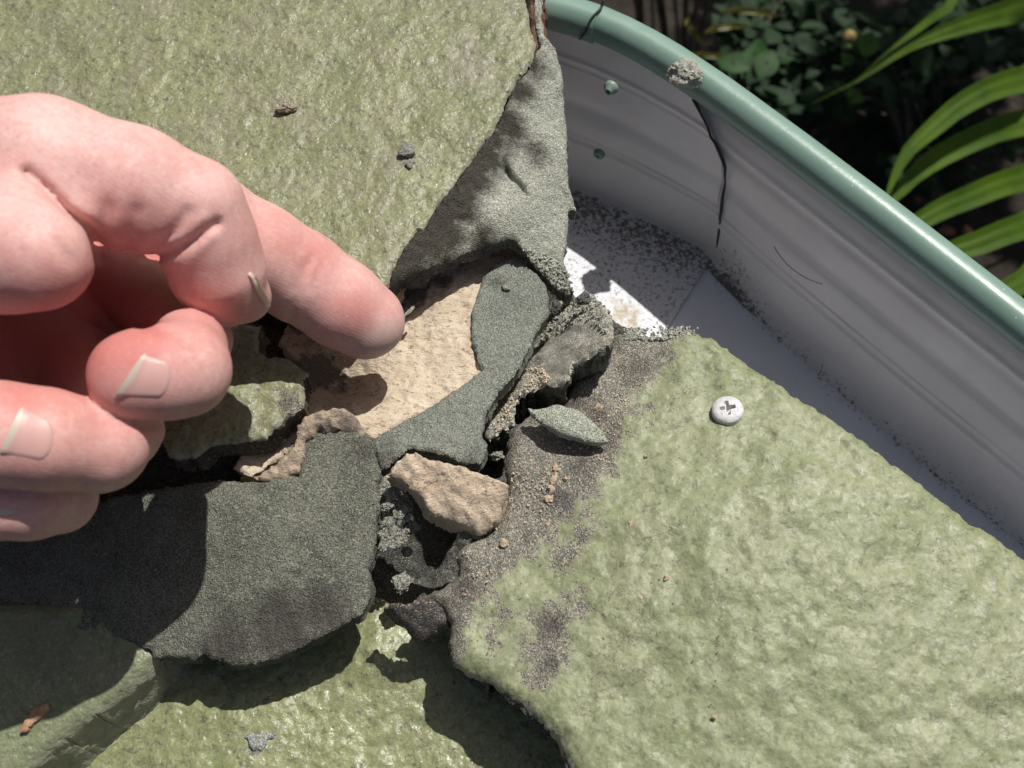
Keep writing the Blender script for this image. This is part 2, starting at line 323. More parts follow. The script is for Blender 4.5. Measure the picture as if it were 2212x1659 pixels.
# dark smooth coat band
zD = bumps(plane3((1100, 560, -.0045), (1030, 780, -.0025), (820, 980, -.001)), [(1085, 660, 3.5, .0012), (1160, 620, 8, .001)])
o = slab('mortar_coat', [(1088, 560), (1112, 552), (1135, 568), (1158, 590), (1178, 612), (1186, 640), (1184, 680), (1165, 705), (1145, 745), (1128, 782), (1108, 815), (1078, 845), (1058, 880), (1044, 905), (1042, 945), (1054, 955), (1048, 985), (1036, 1003), (1000, 998), (965, 985), (930, 972), (885, 966), (860, 985), (835, 1010), (822, 1012), (812, 985), (806, 950), (814, 942), (880, 905), (942, 868), (1000, 830), (1042, 795), (1030, 770), (1020, 740), (1018, 700), (1020, 670), (1030, 635), (1042, 600), (1060, 575)],
         zD, .006, .0006, M['mortarD'], jag=2, jagsize=8, rnd=.001, disp=((.012, .0007), (.0015, .0003)), seed=41, side=.001,
         zones={'stain': [(1100, 640, 2.0), (830, 985, 5), (1075, 610, 2), (1020, 985, 2)]})
tag(o, 'smooth dark grey-green mortar band right of the cream patch', 'mortar')
# nib on that band
# rough lump E
zE = bumps(plane3((1280, 680, .001), (1200, 800, .001), (1060, 980, -.004)), [(1250, 690, 6, .003), (1180, 760, 5, .0015), (1270, 760, 5, .0025), (1100, 900, 4, -.001)])
o = slab('mortar_chunk', [(1222, 650), (1240, 640), (1262, 636), (1290, 642), (1308, 660), (1329, 694), (1324, 732), (1280, 764), (1242, 793), (1226, 828), (1195, 834), (1166, 829), (1140, 847), (1116, 864), (1112, 890), (1110, 912), (1098, 926), (1085, 924), (1070, 937), (1057, 950), (1045, 942), (1040, 925), (1052, 894), (1080, 852), (1110, 807), (1136, 750), (1166, 706), (1190, 678)],
         zE, .02, .0006, M['mortarE'], jag=5, jagsize=9, rnd=.0018, disp=((.009, .0014), (.003, .0012), (.0013, .0008)), seed=51, side=.0022, sidemat=M['mortarJ'],
         zones={'stain': [(1306, 700, .1), (1280, 745, -.6)]})
tag(o, 'rough pale grey mortar chunk between the crack and the screwed green tile', 'mortar')
# right tile F
zF0 = plane3((1100, 1200, -.002), (1500, 760, .002), (1900, 1400, .004))
zF = bumps(zF0, [(1700, 1250, 55, .010), (1130, 1180, 8, -.001), (1400, 850, 7, -.0008)])
fout = [(1440, 712), (1462, 704), (1492, 699), (1512, 712), (1560, 738), (1612, 772), (1690, 822), (1760, 868), (1850, 932), (1950, 1006), (2050, 1076), (2140, 1142), (2212, 1190), (2500, 1385), (2900, 1640), (2900, 2300), (1700, 2300), (1330, 1790), (1240, 1660), (1205, 1600),
        (1170, 1560), (1130, 1520), (1095, 1500), (1060, 1472), (1010, 1455), (975, 1428), (968, 1390), (972, 1340), (955, 1310), (925, 1300), (895, 1295), (905, 1280), (950, 1262), (985, 1240), (992, 1215), (985, 1195), (1000, 1172), (1040, 1150), (1075, 1125), (1098, 1060), (1094, 1000), (1100, 950), (1115, 915), (1135, 892), (1150, 880), (1185, 878), (1218, 872), (1232, 835), (1258, 800), (1282, 772), (1308, 748), (1330, 716), (1350, 712), (1385, 716), (1410, 720)]
F_ = slab('roof_tile', fout, zF, .016, .0007, M['paintF'], jag=3, rnd=.005, disp=((.02, .0010), (.0058, .0011), (.002, .00025)), seed=61, side=.0025, inset=.002, sidemat=M['bed'],
         zones={'zone': [[(1440, 712), (1500, 700), (1500, 730), (1470, 745), (1440, 790), (1400, 830), (1368, 880), (1350, 930), (1340, 985), (1310, 1020), (1290, 1070), (1245, 1110), (1210, 1150), (1165, 1190), (1120, 1215), (1080, 1260), (1050, 1310), (1020, 1330), (1000, 1400), (985, 1440), (940, 1420), (850, 1280), (980, 1180), (1050, 1050), (1080, 880), (1200, 850), (1320, 690)],
                         (1190, 1345, 5.5), (1175, 1415, 5), (1165, 1455, 4), (1235, 1300, 3.5), (1220, 1200, 3.5), (1395, 900, 2.2), (1310, 1010, 3), (1270, 1120, 2.5), (1250, 1150, 2.5), (1085, 1330, 1.5), (1060, 1370, 2)],
                'stain': [(1245, 870, 4), (1290, 900, 4), (1300, 950, 4), (1260, 1000, 4), (1380, 800, 4), (1200, 1080, 4), (1190, 1350, 4), (1190, 1430, 3), (1440, 770, 2.5), (930, 1300, 4), (1000, 1270, 4), (1240, 940, 4), (1330, 930, 3)]})
tag(F_, 'pale green painted ridge tile at lower right held by a white screw', 'roof tile')
# lens shaped chip on it
zG = bumps(plane3((1160, 885, .006), (1300, 950, .007), (1230, 880, .0065)), [(1225, 910, 9, .0035)])
G_ = slab('mortar_flake', [(1140, 878), (1165, 884), (1205, 872), (1250, 884), (1280, 908), (1300, 930), (1316, 952), (1290, 957), (1250, 948), (1205, 934), (1170, 912), (1148, 896)], zG, .0015, .0005, mat_mortar('grey_green_flake', (.26, .28, .225), (.31, .325, .27), (.15, .16, .13), amount=.05),
          jag=1.5, jagsize=8, rnd=.0006, disp=((.004, .0003), (.0012, .0003)), seed=71, side=.0004)
tag(G_, 'curved lens-shaped grey-green flake lying on the speckled mortar', 'mortar flake')
# cream fragment H
zH = bumps(plane3((860, 990, .010), (1090, 1050, .007), (1000, 1130, .001)), [(990, 1060, 8, .002)])
H_ = slab('mortar_fragment', [(880, 972), (900, 976), (935, 990), (985, 1000), (1030, 1018), (1072, 1034), (1102, 1046), (1095, 1075), (1084, 1090), (1078, 1118), (1060, 1135), (1040, 1150), (1015, 1138), (985, 1130), (950, 1118), (925, 1112), (912, 1085), (896, 1062), (860, 1035), (832, 1026), (850, 1000)], zH, .007, .0006, M['creamH'],
          jag=3, rnd=.0014, disp=((.006, .0008), (.002, .0012), (.001, .0005)), seed=81, side=.0012,
          zones={'stain': [(1095, 1055, 1.2), (915, 1060, 1.)]})
tag(H_, 'loose cream mortar fragment above the dark cavity', 'mortar fragment')
# dark slab J
zJ = bumps(plane3((800, 1000, .001), (780, 1330, -.006), (330, 1410, -.012)), [(560, 1150, 20, .004), (330, 1080, 20, .002)])
J_ = slab('mortar_slab', [(468, 1032), (500, 1036), (560, 1040), (610, 1030), (645, 1025), (650, 990), (640, 950), (655, 920), (700, 905), (740, 905), (775, 925), (808, 945), (812, 985), (822, 1015), (815, 1050), (822, 1090), (812, 1130), (812, 1170), (804, 1205), (790, 1225), (800, 1255), (798, 1290), (782, 1325), (745, 1345), (700, 1368), (650, 1395), (600, 1418), (560, 1432), (500, 1438), (455, 1425), (440, 1410), (420, 1425), (370, 1418), (330, 1418), (322, 1400), (250, 1375), (160, 1365), (60, 1368), (-200, 1360), (-500, 1370), (-500, 1090), (-200, 1080), (100, 1085), (220, 1078), (300, 1062), (390, 1045)],
          zJ, .005, .0007, M['mortarJ'], jag=2.5, jagsize=10, rnd=.0012, disp=((.014, .0009), (.0016, .0004)), seed=91, side=.001,
          zones={'stain': [(600, 1350, 9), (700, 1320, 7), (500, 1380, 7), (790, 970, 3), (560, 1050, 1.5), (450, 1400, 4)]})
tag(J_, 'broad charcoal-green mortar slab below the hand, half in its shadow', 'mortar')
# cream rim along the slab's upper notch
o = slab('mortar', [(545, 1030), (580, 1010), (612, 985), (635, 960), (640, 920), (660, 895), (700, 880), (745, 880), (772, 905), (790, 935), (805, 948), (770, 945), (735, 925), (690, 925), (662, 945), (655, 985), (650, 1020), (620, 1034), (575, 1040)],
         plane3((560, 1030, .0005), (700, 900, .0055), (790, 940, .002)), .012, .0005, mat_cream('pale_brown_cream_rim', (.46, .36, .27), (.58, .47, .36)), jag=3, rnd=.0014, disp=((.005, .0008), (.0015, .0009)), seed=95,
         zones={'stain': [(760, 915, 4), (700, 930, 3)]})
tag(o, 'thin cream broken rim on top of the dark slab under the fingers', 'mortar')
# green painted fragment B
zB = plane3((480, 950, .008), (660, 800, .009), (560, 760, .009))
B_ = slab('tile_fragment', [(360, 700), (560, 700), (553, 758), (580, 768), (605, 766), (640, 785), (668, 803), (655, 825), (658, 860), (655, 880), (640, 893), (610, 905), (592, 925), (570, 945), (520, 950), (475, 952), (420, 985), (360, 985), (330, 900), (330, 760)], zB, .008, .0007, M['paintA'],
          jag=4, rnd=.0018, disp=((.006, .0009), (.002, .0007)), seed=101, side=.0016, sidemat=mat_cream('dark_tan_core', (.10, .085, .06), (.17, .135, .095)),
          zones={'zone': [(625, 865, 3.), (640, 890, 2.5)], 'stain': [(625, 865, 2)]})
tag(B_, 'small jagged green tile fragment between the index finger and ring finger', 'tile fragment')
# twisted small piece
zT = bumps(plane3((850, 1300, -.004), (970, 1320, -.005), (900, 1390, -.014)), [(905, 1330, 6, .004)])
T_ = slab('mortar_fragment', [(832, 1312), (850, 1300), (880, 1302), (905, 1290), (940, 1298), (965, 1330), (972, 1352), (950, 1362), (930, 1375), (912, 1392), (898, 1380), (886, 1368), (870, 1350), (850, 1330)], zT, .006, .0005,
          mat_mortar('dark_brown_mortar', (.075, .066, .062), (.12, .108, .10), (.03, .027, .025), amount=.4), jag=4, jagsize=10, rnd=.0014, disp=((.005, .0012), (.0015, .0006)), seed=111)
tag(T_, 'twisted dark brown mortar fragment at the bottom tip of the cavity', 'mortar fragment')
# lower tiles
zK = bumps(plane3((300, 1400, -.014), (0, 1400, -.012), (60, 1640, -.017)), [])
K_ = slab('roof_tile', [(330, 1398), (345, 1408), (335, 1425), (318, 1450), (290, 1475), (262, 1500), (225, 1530), (180, 1560), (140, 1590), (95, 1625), (60, 1660), (-120, 1800), (-500, 2000), (-700, 1900), (-700, 1250), (0, 1300), (320, 1300)],
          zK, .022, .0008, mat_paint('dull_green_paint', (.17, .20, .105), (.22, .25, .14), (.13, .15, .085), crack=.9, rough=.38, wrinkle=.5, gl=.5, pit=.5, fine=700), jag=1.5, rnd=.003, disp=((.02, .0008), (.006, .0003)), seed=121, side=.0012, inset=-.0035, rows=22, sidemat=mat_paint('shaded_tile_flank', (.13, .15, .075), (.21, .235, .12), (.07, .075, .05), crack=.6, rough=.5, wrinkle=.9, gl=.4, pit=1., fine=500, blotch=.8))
tag(K_, 'dull green tile rim at lower left corner with an orange chip on it', 'roof tile')
zL = bumps(plane3((300, 1500, -.034), (800, 1600, -.033), (900, 1400, -.030)), [(500, 1640, 22, .003), (810, 1420, 8, .003)])
L_ = slab('roof_tile', [(-700, 1200), (300, 1300), (700, 1250), (900, 1320), (1200, 1400), (1500, 1500), (1600, 2400), (-700, 2400)], zL, .01, .0008, M['paintL'], jag=2, rnd=.003, disp=((.015, .0008), (.004, .0005), (.0016, .0005)), seed=131,
          zones={'zone': [(556, 1600, 1.6), (520, 1585, .9), (590, 1590, .8)]})
tag(L_, 'glossy green lower tile at bottom centre, under the overhanging mortar', 'roof tile')

# ------------------------------------------------------------------ gutter
def catmull(pts, n):
    return densify(pts, n, closed=False, smooth=True)
def sweep(path, prof, closedprof=True, cap=True):
    """path Nx3, prof list of (side, up) offsets; side = horizontal normal (towards garden)"""
    path = np.asarray(path); T = np.gradient(path, axis=0); T /= np.linalg.norm(T, axis=1, keepdims=True)
    N = np.stack([-T[:, 1], T[:, 0], 0*T[:, 0]], 1); N /= np.linalg.norm(N, axis=1, keepdims=True)
    N = np.where((N[:, :1] > 0), N, -N); Bn = np.cross(T, N); Bn = np.where(Bn[:, 2:3] > 0, Bn, -Bn)
    k = len(prof); V = np.concatenate([[path[i]+N[i]*a+Bn[i]*b for a, b in prof] for i in range(len(path))]); F = []
    for i in range(len(path)-1):
        for j in range(k if closedprof else k-1):
            j2 = (j+1) % k; F.append((i*k+j, i*k+j2, (i+1)*k+j2, (i+1)*k+j))
    if cap and closedprof: F += [tuple(range(k)), tuple(range((len(path)-1)*k, len(path)*k))[::-1]]
    return V, F
def circ(r, n=28, flat=()):
    out = []
    for i in range(n):
        a = 2*math.pi*i/n; rr = r*(1+sum(h*math.exp(-((a-c+math.pi) % (2*math.pi)-math.pi)**2/w_**2) for c, h, w_ in flat)); out.append((rr*math.cos(a), rr*math.sin(a)))
    return out
def tube(P, r, n=8):
    P = np.asarray(P, float); T = np.gradient(P, axis=0); V = []; F = []
    for i, p in enumerate(P):
        t = Vector(T[i]).normalized(); a = t.orthogonal().normalized(); b = t.cross(a); rr = r[i] if hasattr(r, '__len__') else r
        for k in range(n): V.append(tuple(Vector(p)+(a*math.cos(2*math.pi*k/n)+b*math.sin(2*math.pi*k/n))*rr))
    for i in range(len(P)-1):
        for k in range(n): F.append((i*n+k, i*n+(k+1) % n, (i+1)*n+(k+1) % n, (i+1)*n+k))
    F += [tuple(range(n))[::-1], tuple(range((len(P)-1)*n, len(P)*n))]; return V, F
ZB, ZG = 0.0, -0.070
tealm = NT('teal_gutter_enamel')
tc = tealm.mix(tealm.ramp(tealm.noise(60, 3), .3, .7), (.19, .30, .245), (.215, .325, .27))
sp_ = tealm.ramp(tealm.vor(260), .07, .045); tc = tealm.mix(tealm.mul(sp_, tealm.ramp(tealm.noise(40, 2), .55, .6)), tc, (.62, .64, .58))
tc = tealm.mix(tealm.ramp(tealm.noise(700, 3, .7), .66, .72, 0, .35), tc, (.08, .12, .10))
teal = tealm.done(tc, tealm.ramp(tealm.noise(220, 4, .6), .3, .7, .30, .44), tealm.bump(tealm.noise(500, 2), .00006), **{'Specular IOR Level': .55})
def mat_white(name, c, dirtsc=1., dark=(.10, .085, .065)):
    m = NT(name); co = m.scaled((1, 1, 1))
    col = m.mix(m.ramp(m.noise(35, 4), .35, .7, 0, .6), c, tuple(x*.82 for x in c))
    d = m.mul(m.ramp(m.attr('dirt'), 0, 1, 0, .34*dirtsc), m.noise(620, 5, .8), 'ADD')
    col = m.mix(m.ramp(d, .66, .74, 0, .9), col, dark)
    col = m.mix(m.ramp(m.mul(m.attr('line'), m.ramp(m.noise(30, 3), .35, .6, .3, 1)), 0, 1, 0, .75), col, (.23, .19, .15))
    d2 = m.mul(m.ramp(m.attr('dirt'), .2, 1.2, 0, .5*dirtsc), m.noise(70, 3, .6), 'MULTIPLY')
    col = m.mix(d2, col, (.30, .26, .20))
    sc_ = m.mul(m.ramp(m.attr('stain'), 0, 1, 0, 1), m.ramp(m.noise(260, 5, .7), .35, .55))
    col = m.mix(sc_, col, (.38, .29, .17))
    return m.done(col, .42, m.bump(m.noise(420, 5, .75), .00015), **{'Specular IOR Level': .4})
wwall = mat_white('chalky_white_enamel', (.90, .87, .85), 1.0)
wfloor = mat_white('bluish_white_enamel', (.76, .78, .84), .8)
wplate = mat_white('white_joiner_enamel', (.70, .72, .77), 1.25)

gut = empty('gutter', U(1700, 310, ZB)); tag(gut, 'open teal and white house gutter running down to the right past the tiles', 'gutter')
beadpx = [(1290, 50), (1345, 74), (1400, 103), (1450, 133), (1500, 166), (1560, 207), (1640, 266), (1720, 325), (1800, 386), (1900, 462), (2000, 540), (2100, 618), (2212, 706), (2400, 855), (2700, 1095)]
bp = catmull([U(x, y, ZB) for x, y in beadpx], .006); 
V, F = sweep(bp, circ(.0058, 32, [(1.9, .03, .12)])); attach(mesh_obj('bead', V, F, teal, smooth=True, sharp=60), gut)
def wall(toppx, basepx, name, off, rib, thick=.0011, ztop=ZB-.004, zbot=ZG, nv=26, ns=60, dirt=None, umax=None, lines=()):
    tp = np.array([U(x, y, ztop) for x, y in toppx]); bs = np.array([U(x, y, zbot) for x, y in basepx])
    def res(P):
        s = np.r_[0, np.cumsum(np.linalg.norm(np.diff(P, axis=0), axis=1))]; s /= s[-1]; t = np.linspace(0, 1, ns); return np.stack([np.interp(t, s, P[:, i]) for i in range(3)], 1)
    tp = res(tp); bs = res(bs); tg = np.gradient(bs, axis=0); nn = np.stack([tg[:, 1], -tg[:, 0], 0*tg[:, 0]], 1); nn /= np.linalg.norm(nn, axis=1, keepdims=True); nn = np.where(nn[:, 1:2] < 0, nn, -nn)
    V = []; dv = []
    ln = []; tt_ = np.linspace(0, 1, ns)
    for side_ in (0, 1):
        for i in range(ns):
            for j in range(nv):
                v = j/(nv-1); ii = i/(ns-1)*(umax(v) if umax else 1)
                p = np.array([np.interp(ii, tt_, bs[:, q])*(1-v)+np.interp(ii, tt_, tp[:, q])*v for q in range(3)]); ln.append(sum(a*math.exp(-((v-c)/w_)**2) for c, w_, a in lines)); o_ = off + rib(v) - side_*thick
                V.append(p+nn[i]*o_); dv.append(dirt(i/(ns-1), v) if dirt else max(0, 1-v*4))
    F = []; k = ns*nv
    for i in range(ns-1):
        for j in range(nv-1):
            a = i*nv+j; F.append((a, a+1, a+nv+1, a+nv)); F.append((k+a, k+a+nv, k+a+nv+1, k+a+1))
    for i in range(ns-1):
        for j in (0, nv-1): a = i*nv+j; F.append((a, a+nv, k+a+nv, k+a))
    for j in range(nv-1):
        for i in (0, ns-1): a = i*nv+j; F.append((a, a+1, k+a+1, k+a))
    return mesh_obj(name, V, F, wwall, None, True, {'dirt': dv, 'stain': [0]*len(V), 'line': ln}, sharp=40)
def g_(v, c, w_, h): return h*math.exp(-((v-c)/w_)**2)
ribr = lambda v: g_(v, .30, .018, .0009)+g_(v, .55, .05, -.0012)+g_(v, .78, .02, .0009)+.003*max(0, 1-v/.10)**2+g_(v, .90, .05, -.002)
topr = [(1478, 162), (1505, 178), (1560, 215), (1640, 274), (1720, 333), (1800, 394), (1900, 470), (2000, 548), (2100, 626), (2212, 714), (2400, 863), (2700, 1103)]
baser = [(1512, 548), (1536, 574), (1606, 645), (1690, 724), (1758, 784), (1850, 864), (1950, 950), (2040, 1024), (2129, 1096), (2300, 1238), (2650, 1525)]
wr = wall(topr, baser, 'gutter_wall', -.0006, ribr, nv=110, ns=80, lines=((.36, .006, .8), (.72, .03, .5), (.50, .005, .4)), dirt=lambda u, v: max(0, .45-v*6)+max(0, 1-abs(u-.09)*10)*.6*max(0, 1-v*2.2)); attach(wr, gut)
# floor of right run
fl_pts = baser; P = np.array([U(x, y, ZG) for x, y in catmull(fl_pts, 20)])
tgd = P[-1]-P[0]; tgd /= np.linalg.norm(tgd); inn = np.array([tgd[1], -tgd[0], 0.]); inn = inn if inn[1] < 0 else -inn
V = []; F = []; dv = []; nw = 30
for i, p in enumerate(P):
    for j in range(nw):
        q = j/(nw-1); V.append(p+inn*(q*.12)-tgd*0+np.array([0, 0, .0002*math.sin(q*9)])); dv.append(max(0, .7-q*14)+.08)
for i in range(len(P)-1):
    for j in range(nw-1): a = i*nw+j; F.append((a, a+1, a+nw+1, a+nw))
attach(mesh_obj('gutter_floor', V, F, wfloor, None, True, {'dirt': dv, 'stain': [0]*len(V), 'line': [0]*len(V)}), gut)
# far outer skin of gutter (garden side)
Vo, Fo = sweep(bp+np.array([0, 0, -.045]), [(.004, .043), (.0045, .043), (.0045, -.045), (.004, -.045)]); attach(mesh_obj('gutter_back', Vo, Fo, teal, smooth=False), gut)

# joiner bracket at the left
jn = empty('gutter_joiner', U(1400, 300, -.04)); tag(jn, 'overlapping gutter corner joiner with dirty white plate and two rivets', 'gutter joiner')
bl = catmull([U(x, y, ZB) for x, y in [(900, -70), (1020, -30), (1100, -2), (1180, 20), (1240, 36), (1292, 54)]], .006)
V, F = sweep(bl, circ(.0062, 32, [(1.9, .03, .12)])); attach(mesh_obj('bead_sleeve', V, F, teal, sharp=60), jn)
ribl = lambda v: g_(v, .36, .012, .0008)+g_(v, .58, .05, -.0012)+g_(v, .84, .012, .0008)+.004*max(0, 1-v/.06)**2
topl = [(900, -55), (1100, 8), (1180, 28), (1300, 70), (1400, 118), (1478, 162), (1530, 196), (1580, 232)]
basel = [(900, 290), (1100, 350), (1235, 402), (1330, 440), (1430, 488), (1520, 532), (1549, 548)]
# joiner face: its right edge runs down from the bead, so the upper corner reaches less far than the lower one
wl = wall(topl, basel, 'joiner_face', .0034, ribl, nv=110, ns=60, lines=((.40, .006, .9), (.80, .006, .8)), umax=lambda v: 1-.14*max(0, (v-.70)/.3)**1.2, dirt=lambda u, v: max(0, .42-v*4)); attach(wl, jn)
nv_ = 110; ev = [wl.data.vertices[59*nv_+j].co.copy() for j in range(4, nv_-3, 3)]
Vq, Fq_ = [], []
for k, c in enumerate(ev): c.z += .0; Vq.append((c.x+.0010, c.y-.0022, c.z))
gap_pts = Vq
# plate
zP = plane3((1235, 440, ZG+.0026), (1540, 548, ZG+.0026), (1440, 712, ZG+.002))
pl = slab('joiner_plate', [(1000, 330), (1235, 404), (1330, 442), (1430, 490), (1541, 548), (1516, 590), (1490, 632), (1465, 672), (1440, 712), (1400, 780), (1250, 860), (1000, 800)], zP, .0016, .0012, wplate, jag=.3, rnd=0, disp=((.05, .0006),), seed=141, side=0,
          zones={'dirtmm': [[(1000, 330), (1235, 404), (1541, 548), (1520, 582), (1380, 520), (1230, 470), (1000, 420)]], 'stain': [(1352, 685, 6), (1330, 660, 3), (1372, 700, 3)]})
me = pl.data; n_ = len(me.vertices); a_ = np.zeros(n_, np.float32); me.attributes['dirtmm'].data.foreach_get('value', a_)
st_ = np.zeros(n_, np.float32); me.attributes['stain'].data.foreach_get('value', st_)
at = me.attributes.new('dirt', 'FLOAT', 'POINT'); at.data.foreach_set('value', np.clip(.44+a_/60, .30, .52).astype(np.float32))
me.attributes['stain'].data.foreach_set('value', np.clip(st_/3+.3, 0, 1)); attach(pl, jn)
# torn sealant sliver across the sleeve end
R_ = .0066; pth = []
i0 = len(bl)-1; T_0 = bl[i0]-bl[i0-1]; T_0 /= np.linalg.norm(T_0); N0 = np.array([-T_0[1], T_0[0], 0]); N0 /= np.linalg.norm(N0); N0 = N0 if N0[0] > 0 else -N0
for k in range(22):
    a = math.radians(70+k*6.2); c = bl[i0]+T_0*(-.0034*(k/21)**1.6+.0003*math.sin(k*.5)); rr = R_+(.0016 if k < 2 else 0); pth.append(c+N0*rr*math.cos(a)*(1)+np.array([0, 0, rr*math.sin(a)]))
# orientation: sleeve angle measured from garden side over the top to the roof side
V = []; F = []
for k, c in enumerate(pth):
    w_ = .0004*(1-.7*k/21)+.0001; V += [c-T_0*w_, c+T_0*w_, c+T_0*w_*.6+(c-bl[i0])*.08, c-T_0*w_*.6+(c-bl[i0])*.08]
for k in range(21):
    for j in range(4): F.append((k*4+j, k*4+(j+1) % 4, k*4+4+(j+1) % 4, k*4+4+j))
attach(mesh_obj('torn_seal', V, F, mat_simple('sealant_and_gap_shade', (.03, .035, .03), .7), None, True, sharp=40), jn)
V, F = tube(gap_pts, [.0003+.0003*abs(math.sin(k*.31)) for k in range(len(gap_pts))], 7); attach(mesh_obj('seam_gap_shade', V, F, bpy.data.materials['sealant_and_gap_shade'], None, True), jn)  # thin dark tube along the joiner edge, drawn as the shade in the gap
def lathe(prof, n=28):
    V = []; F = []
    for r, z in prof:
        for i in range(n): a = 2*math.pi*i/n; V.append((r*math.cos(a), r*math.sin(a), z))
    for k in range(len(prof)-1):
        for i in range(n): F.append((k*n+i, k*n+(i+1) % n, (k+1)*n+(i+1) % n, (k+1)*n+i))
    F.append(tuple(range((len(prof)-1)*n, len(prof)*n))); return np.array(V), F
def place(V, loc, nrm):
    q = Vector(nrm).to_track_quat('Z', 'Y').to_matrix(); return [tuple(q @ Vector(v)+Vector(loc)) for v in V]
rim_m = mat_simple('dull_aluminium', (.20, .28, .23), .45, 600, .0002)
dg = mat_simple('dark_hole', (.01, .01, .01), .9)
tgl = U(1430, 488, ZG)-U(1235, 402, ZG); nl = np.array([tgl[1], -tgl[0], 0]); nl = nl/np.linalg.norm(nl); nl = nl if nl[1] < 0 else -nl
def onwall(px, py):
    b0 = U(1235, 402, ZG); d = ray(px, py); t = np.dot(b0+nl*.0034-C0, nl)/np.dot(d, nl); return C0+d*t
for (px, py, sc, lab) in ((1322, 186, 1., 'hollow blind rivet near the top of the joiner face'), (1296, 330, .85, 'round rivet head low on the joiner face')):
    c = onwall(px, py)
    V, F = lathe([(.0024*sc, 0), (.0026*sc, .0006), (.0022*sc, .0015), (.0016*sc, .0022 if sc == 1 else .0018), (.0012*sc, .0030 if sc == 1 else .0019), (.0007*sc, .0030 if sc == 1 else .0019), (.0006*sc, .0012)])
    r = mesh_obj('rivet', place(V, c, nl), F, rim_m, sharp=45); r['label'] = lab; attach(r, jn)
# scratches / hairline stain on the wall: thin curved fibre
rb = U(1524, 585, ZG); tr = U(2129, 1096, ZG)-rb; nr = np.array([tr[1], -tr[0], 0]); nr /= np.linalg.norm(nr); nr = nr if nr[1] < 0 else -nr
def onwr(px, py, o_=.0006): d = ray(px, py); t = np.dot(rb+nr*o_-C0, nr)/np.dot(d, nr); return C0+d*t
V, F = tube([onwr(*p) for p in catmull([(1672, 533), (1683, 550), (1705, 575), (1740, 600), (1776, 614)], 4)], .00016, 5)
tag(mesh_obj('dry_stalk', V, F, mat_simple('dry_stalk_brown', (.27, .23, .18), .8)), 'thin curved dry stalk stuck to the white inner gutter wall', 'stalk')

# ------------------------------------------------------------------ rocks, chips and crumbs
def rock(name, c, r, mat, sub=3, rough=.35, seed=0, scale=(1, 1, 1), rot=0., size=.8, hollow=None, fine=0.):
    bm = bmesh.new(); bmesh.ops.create_icosphere(bm, subdivisions=sub, radius=1.); V = np.array([v.co[:] for v in bm.verts]); F = [tuple(v.index for v in f.verts) for f in bm.faces]; bm.free()
    k = 1+rough*fbm(V[:, 0], V[:, 1], V[:, 2]+seed*3.7, size, 3, seed, .6)*1.6
    if fine: k = k+fine*fbm(V[:, 0], V[:, 1], V[:, 2], .13, 2, seed+4)
    if hollow is not None:
        h = np.array(hollow[:3]); h = h/np.linalg.norm(h); k = k-hollow[3]*np.exp(-((V-h)**2).sum(1)/hollow[4]**2)
    V = V*k[:, None]*np.array(scale)*r; ca, sa = math.cos(rot), math.sin(rot); V = np.stack([V[:, 0]*ca-V[:, 1]*sa, V[:, 0]*sa+V[:, 1]*ca, V[:, 2]], 1)+np.asarray(c)
    return mesh_obj(name, V, F, mat, None, True, {'stain': [-9]*len(V)}, sharp=35)
lm = mat_mortar('crumbly_pale_mortar', (.25, .255, .215), (.34, .345, .295), (.10, .10, .085), amount=.05)
c = U(1483, 160, .0075); o = rock('mortar_lump', c, .0047, lm, 5, .26, 3, (1.15, .95, .8), -.4, .6, (.25, .05, 1, .62, .30), .10)
tag(o, 'crumbly grey mortar lump with a hole, perched on the teal gutter rim', 'mortar lump')
tan = mat_cream('tan_crumb', (.58, .44, .30), (.70, .56, .42))
def onF(px, py, zf=zF): return US(np.array([float(px)]), np.array([float(py)]), zf)[0]
crumbs = [(1292, 882, 9, 'tan crumb beside the tip of the lens-shaped flake', 'F'), (1363, 1133, 9, 'tan crumb alone on the green paint below the screw', 'F'), (1091, 1174, 8, 'round tan crumb just right of the cavity', 'F'),
          (1200, 1015, 9, 'largest tan crumb in the short row on the speckled mortar', 'F'), (1197, 1036, 8, 'second tan crumb down the short row on the speckled mortar', 'F'), (1192, 1058, 8, 'third tan crumb down the short row on the speckled mortar', 'F'), (1186, 1078, 7, 'lowest tan crumb of the short row on the speckled mortar', 'F'),
          (1222, 1035, 5, 'tiny tan crumb right of the short crumb row', 'F'), (1438, 1248, 5, 'tiny tan crumb on green paint left of centre of the lower right tile', 'F'), (1385, 1290, 4, 'tiny pale crumb on green paint right of the grey stain', 'F'),
          (1545, 1550, 5, 'tiny tan crumb near the bottom of the lower right tile', 'F'), (1183, 1132, 4, 'tiny tan crumb on the mortar edge above the grey stain', 'F'), (1395, 985, 4, 'tiny pale crumb on the paint right of the speckled mortar', 'F')]
for i, (px, py, r, lab, _) in enumerate(crumbs):
    p = onF(px, py); rr = r/FPX*depth(p)*1.15
    o = rock('tan_crumb', p+np.array([0, 0, rr*.35]), rr, tan, 2, .85, i+20, (1, .75+.3*random.random(), .6), random.random()*3, 1.)
    tag(o, lab, 'crumb', 'tan mortar crumbs scattered on the lower right tile')
gm = mat_mortar('grey_crumb', (.16, .165, .14), (.24, .245, .21), (.07, .07, .06), amount=.1)
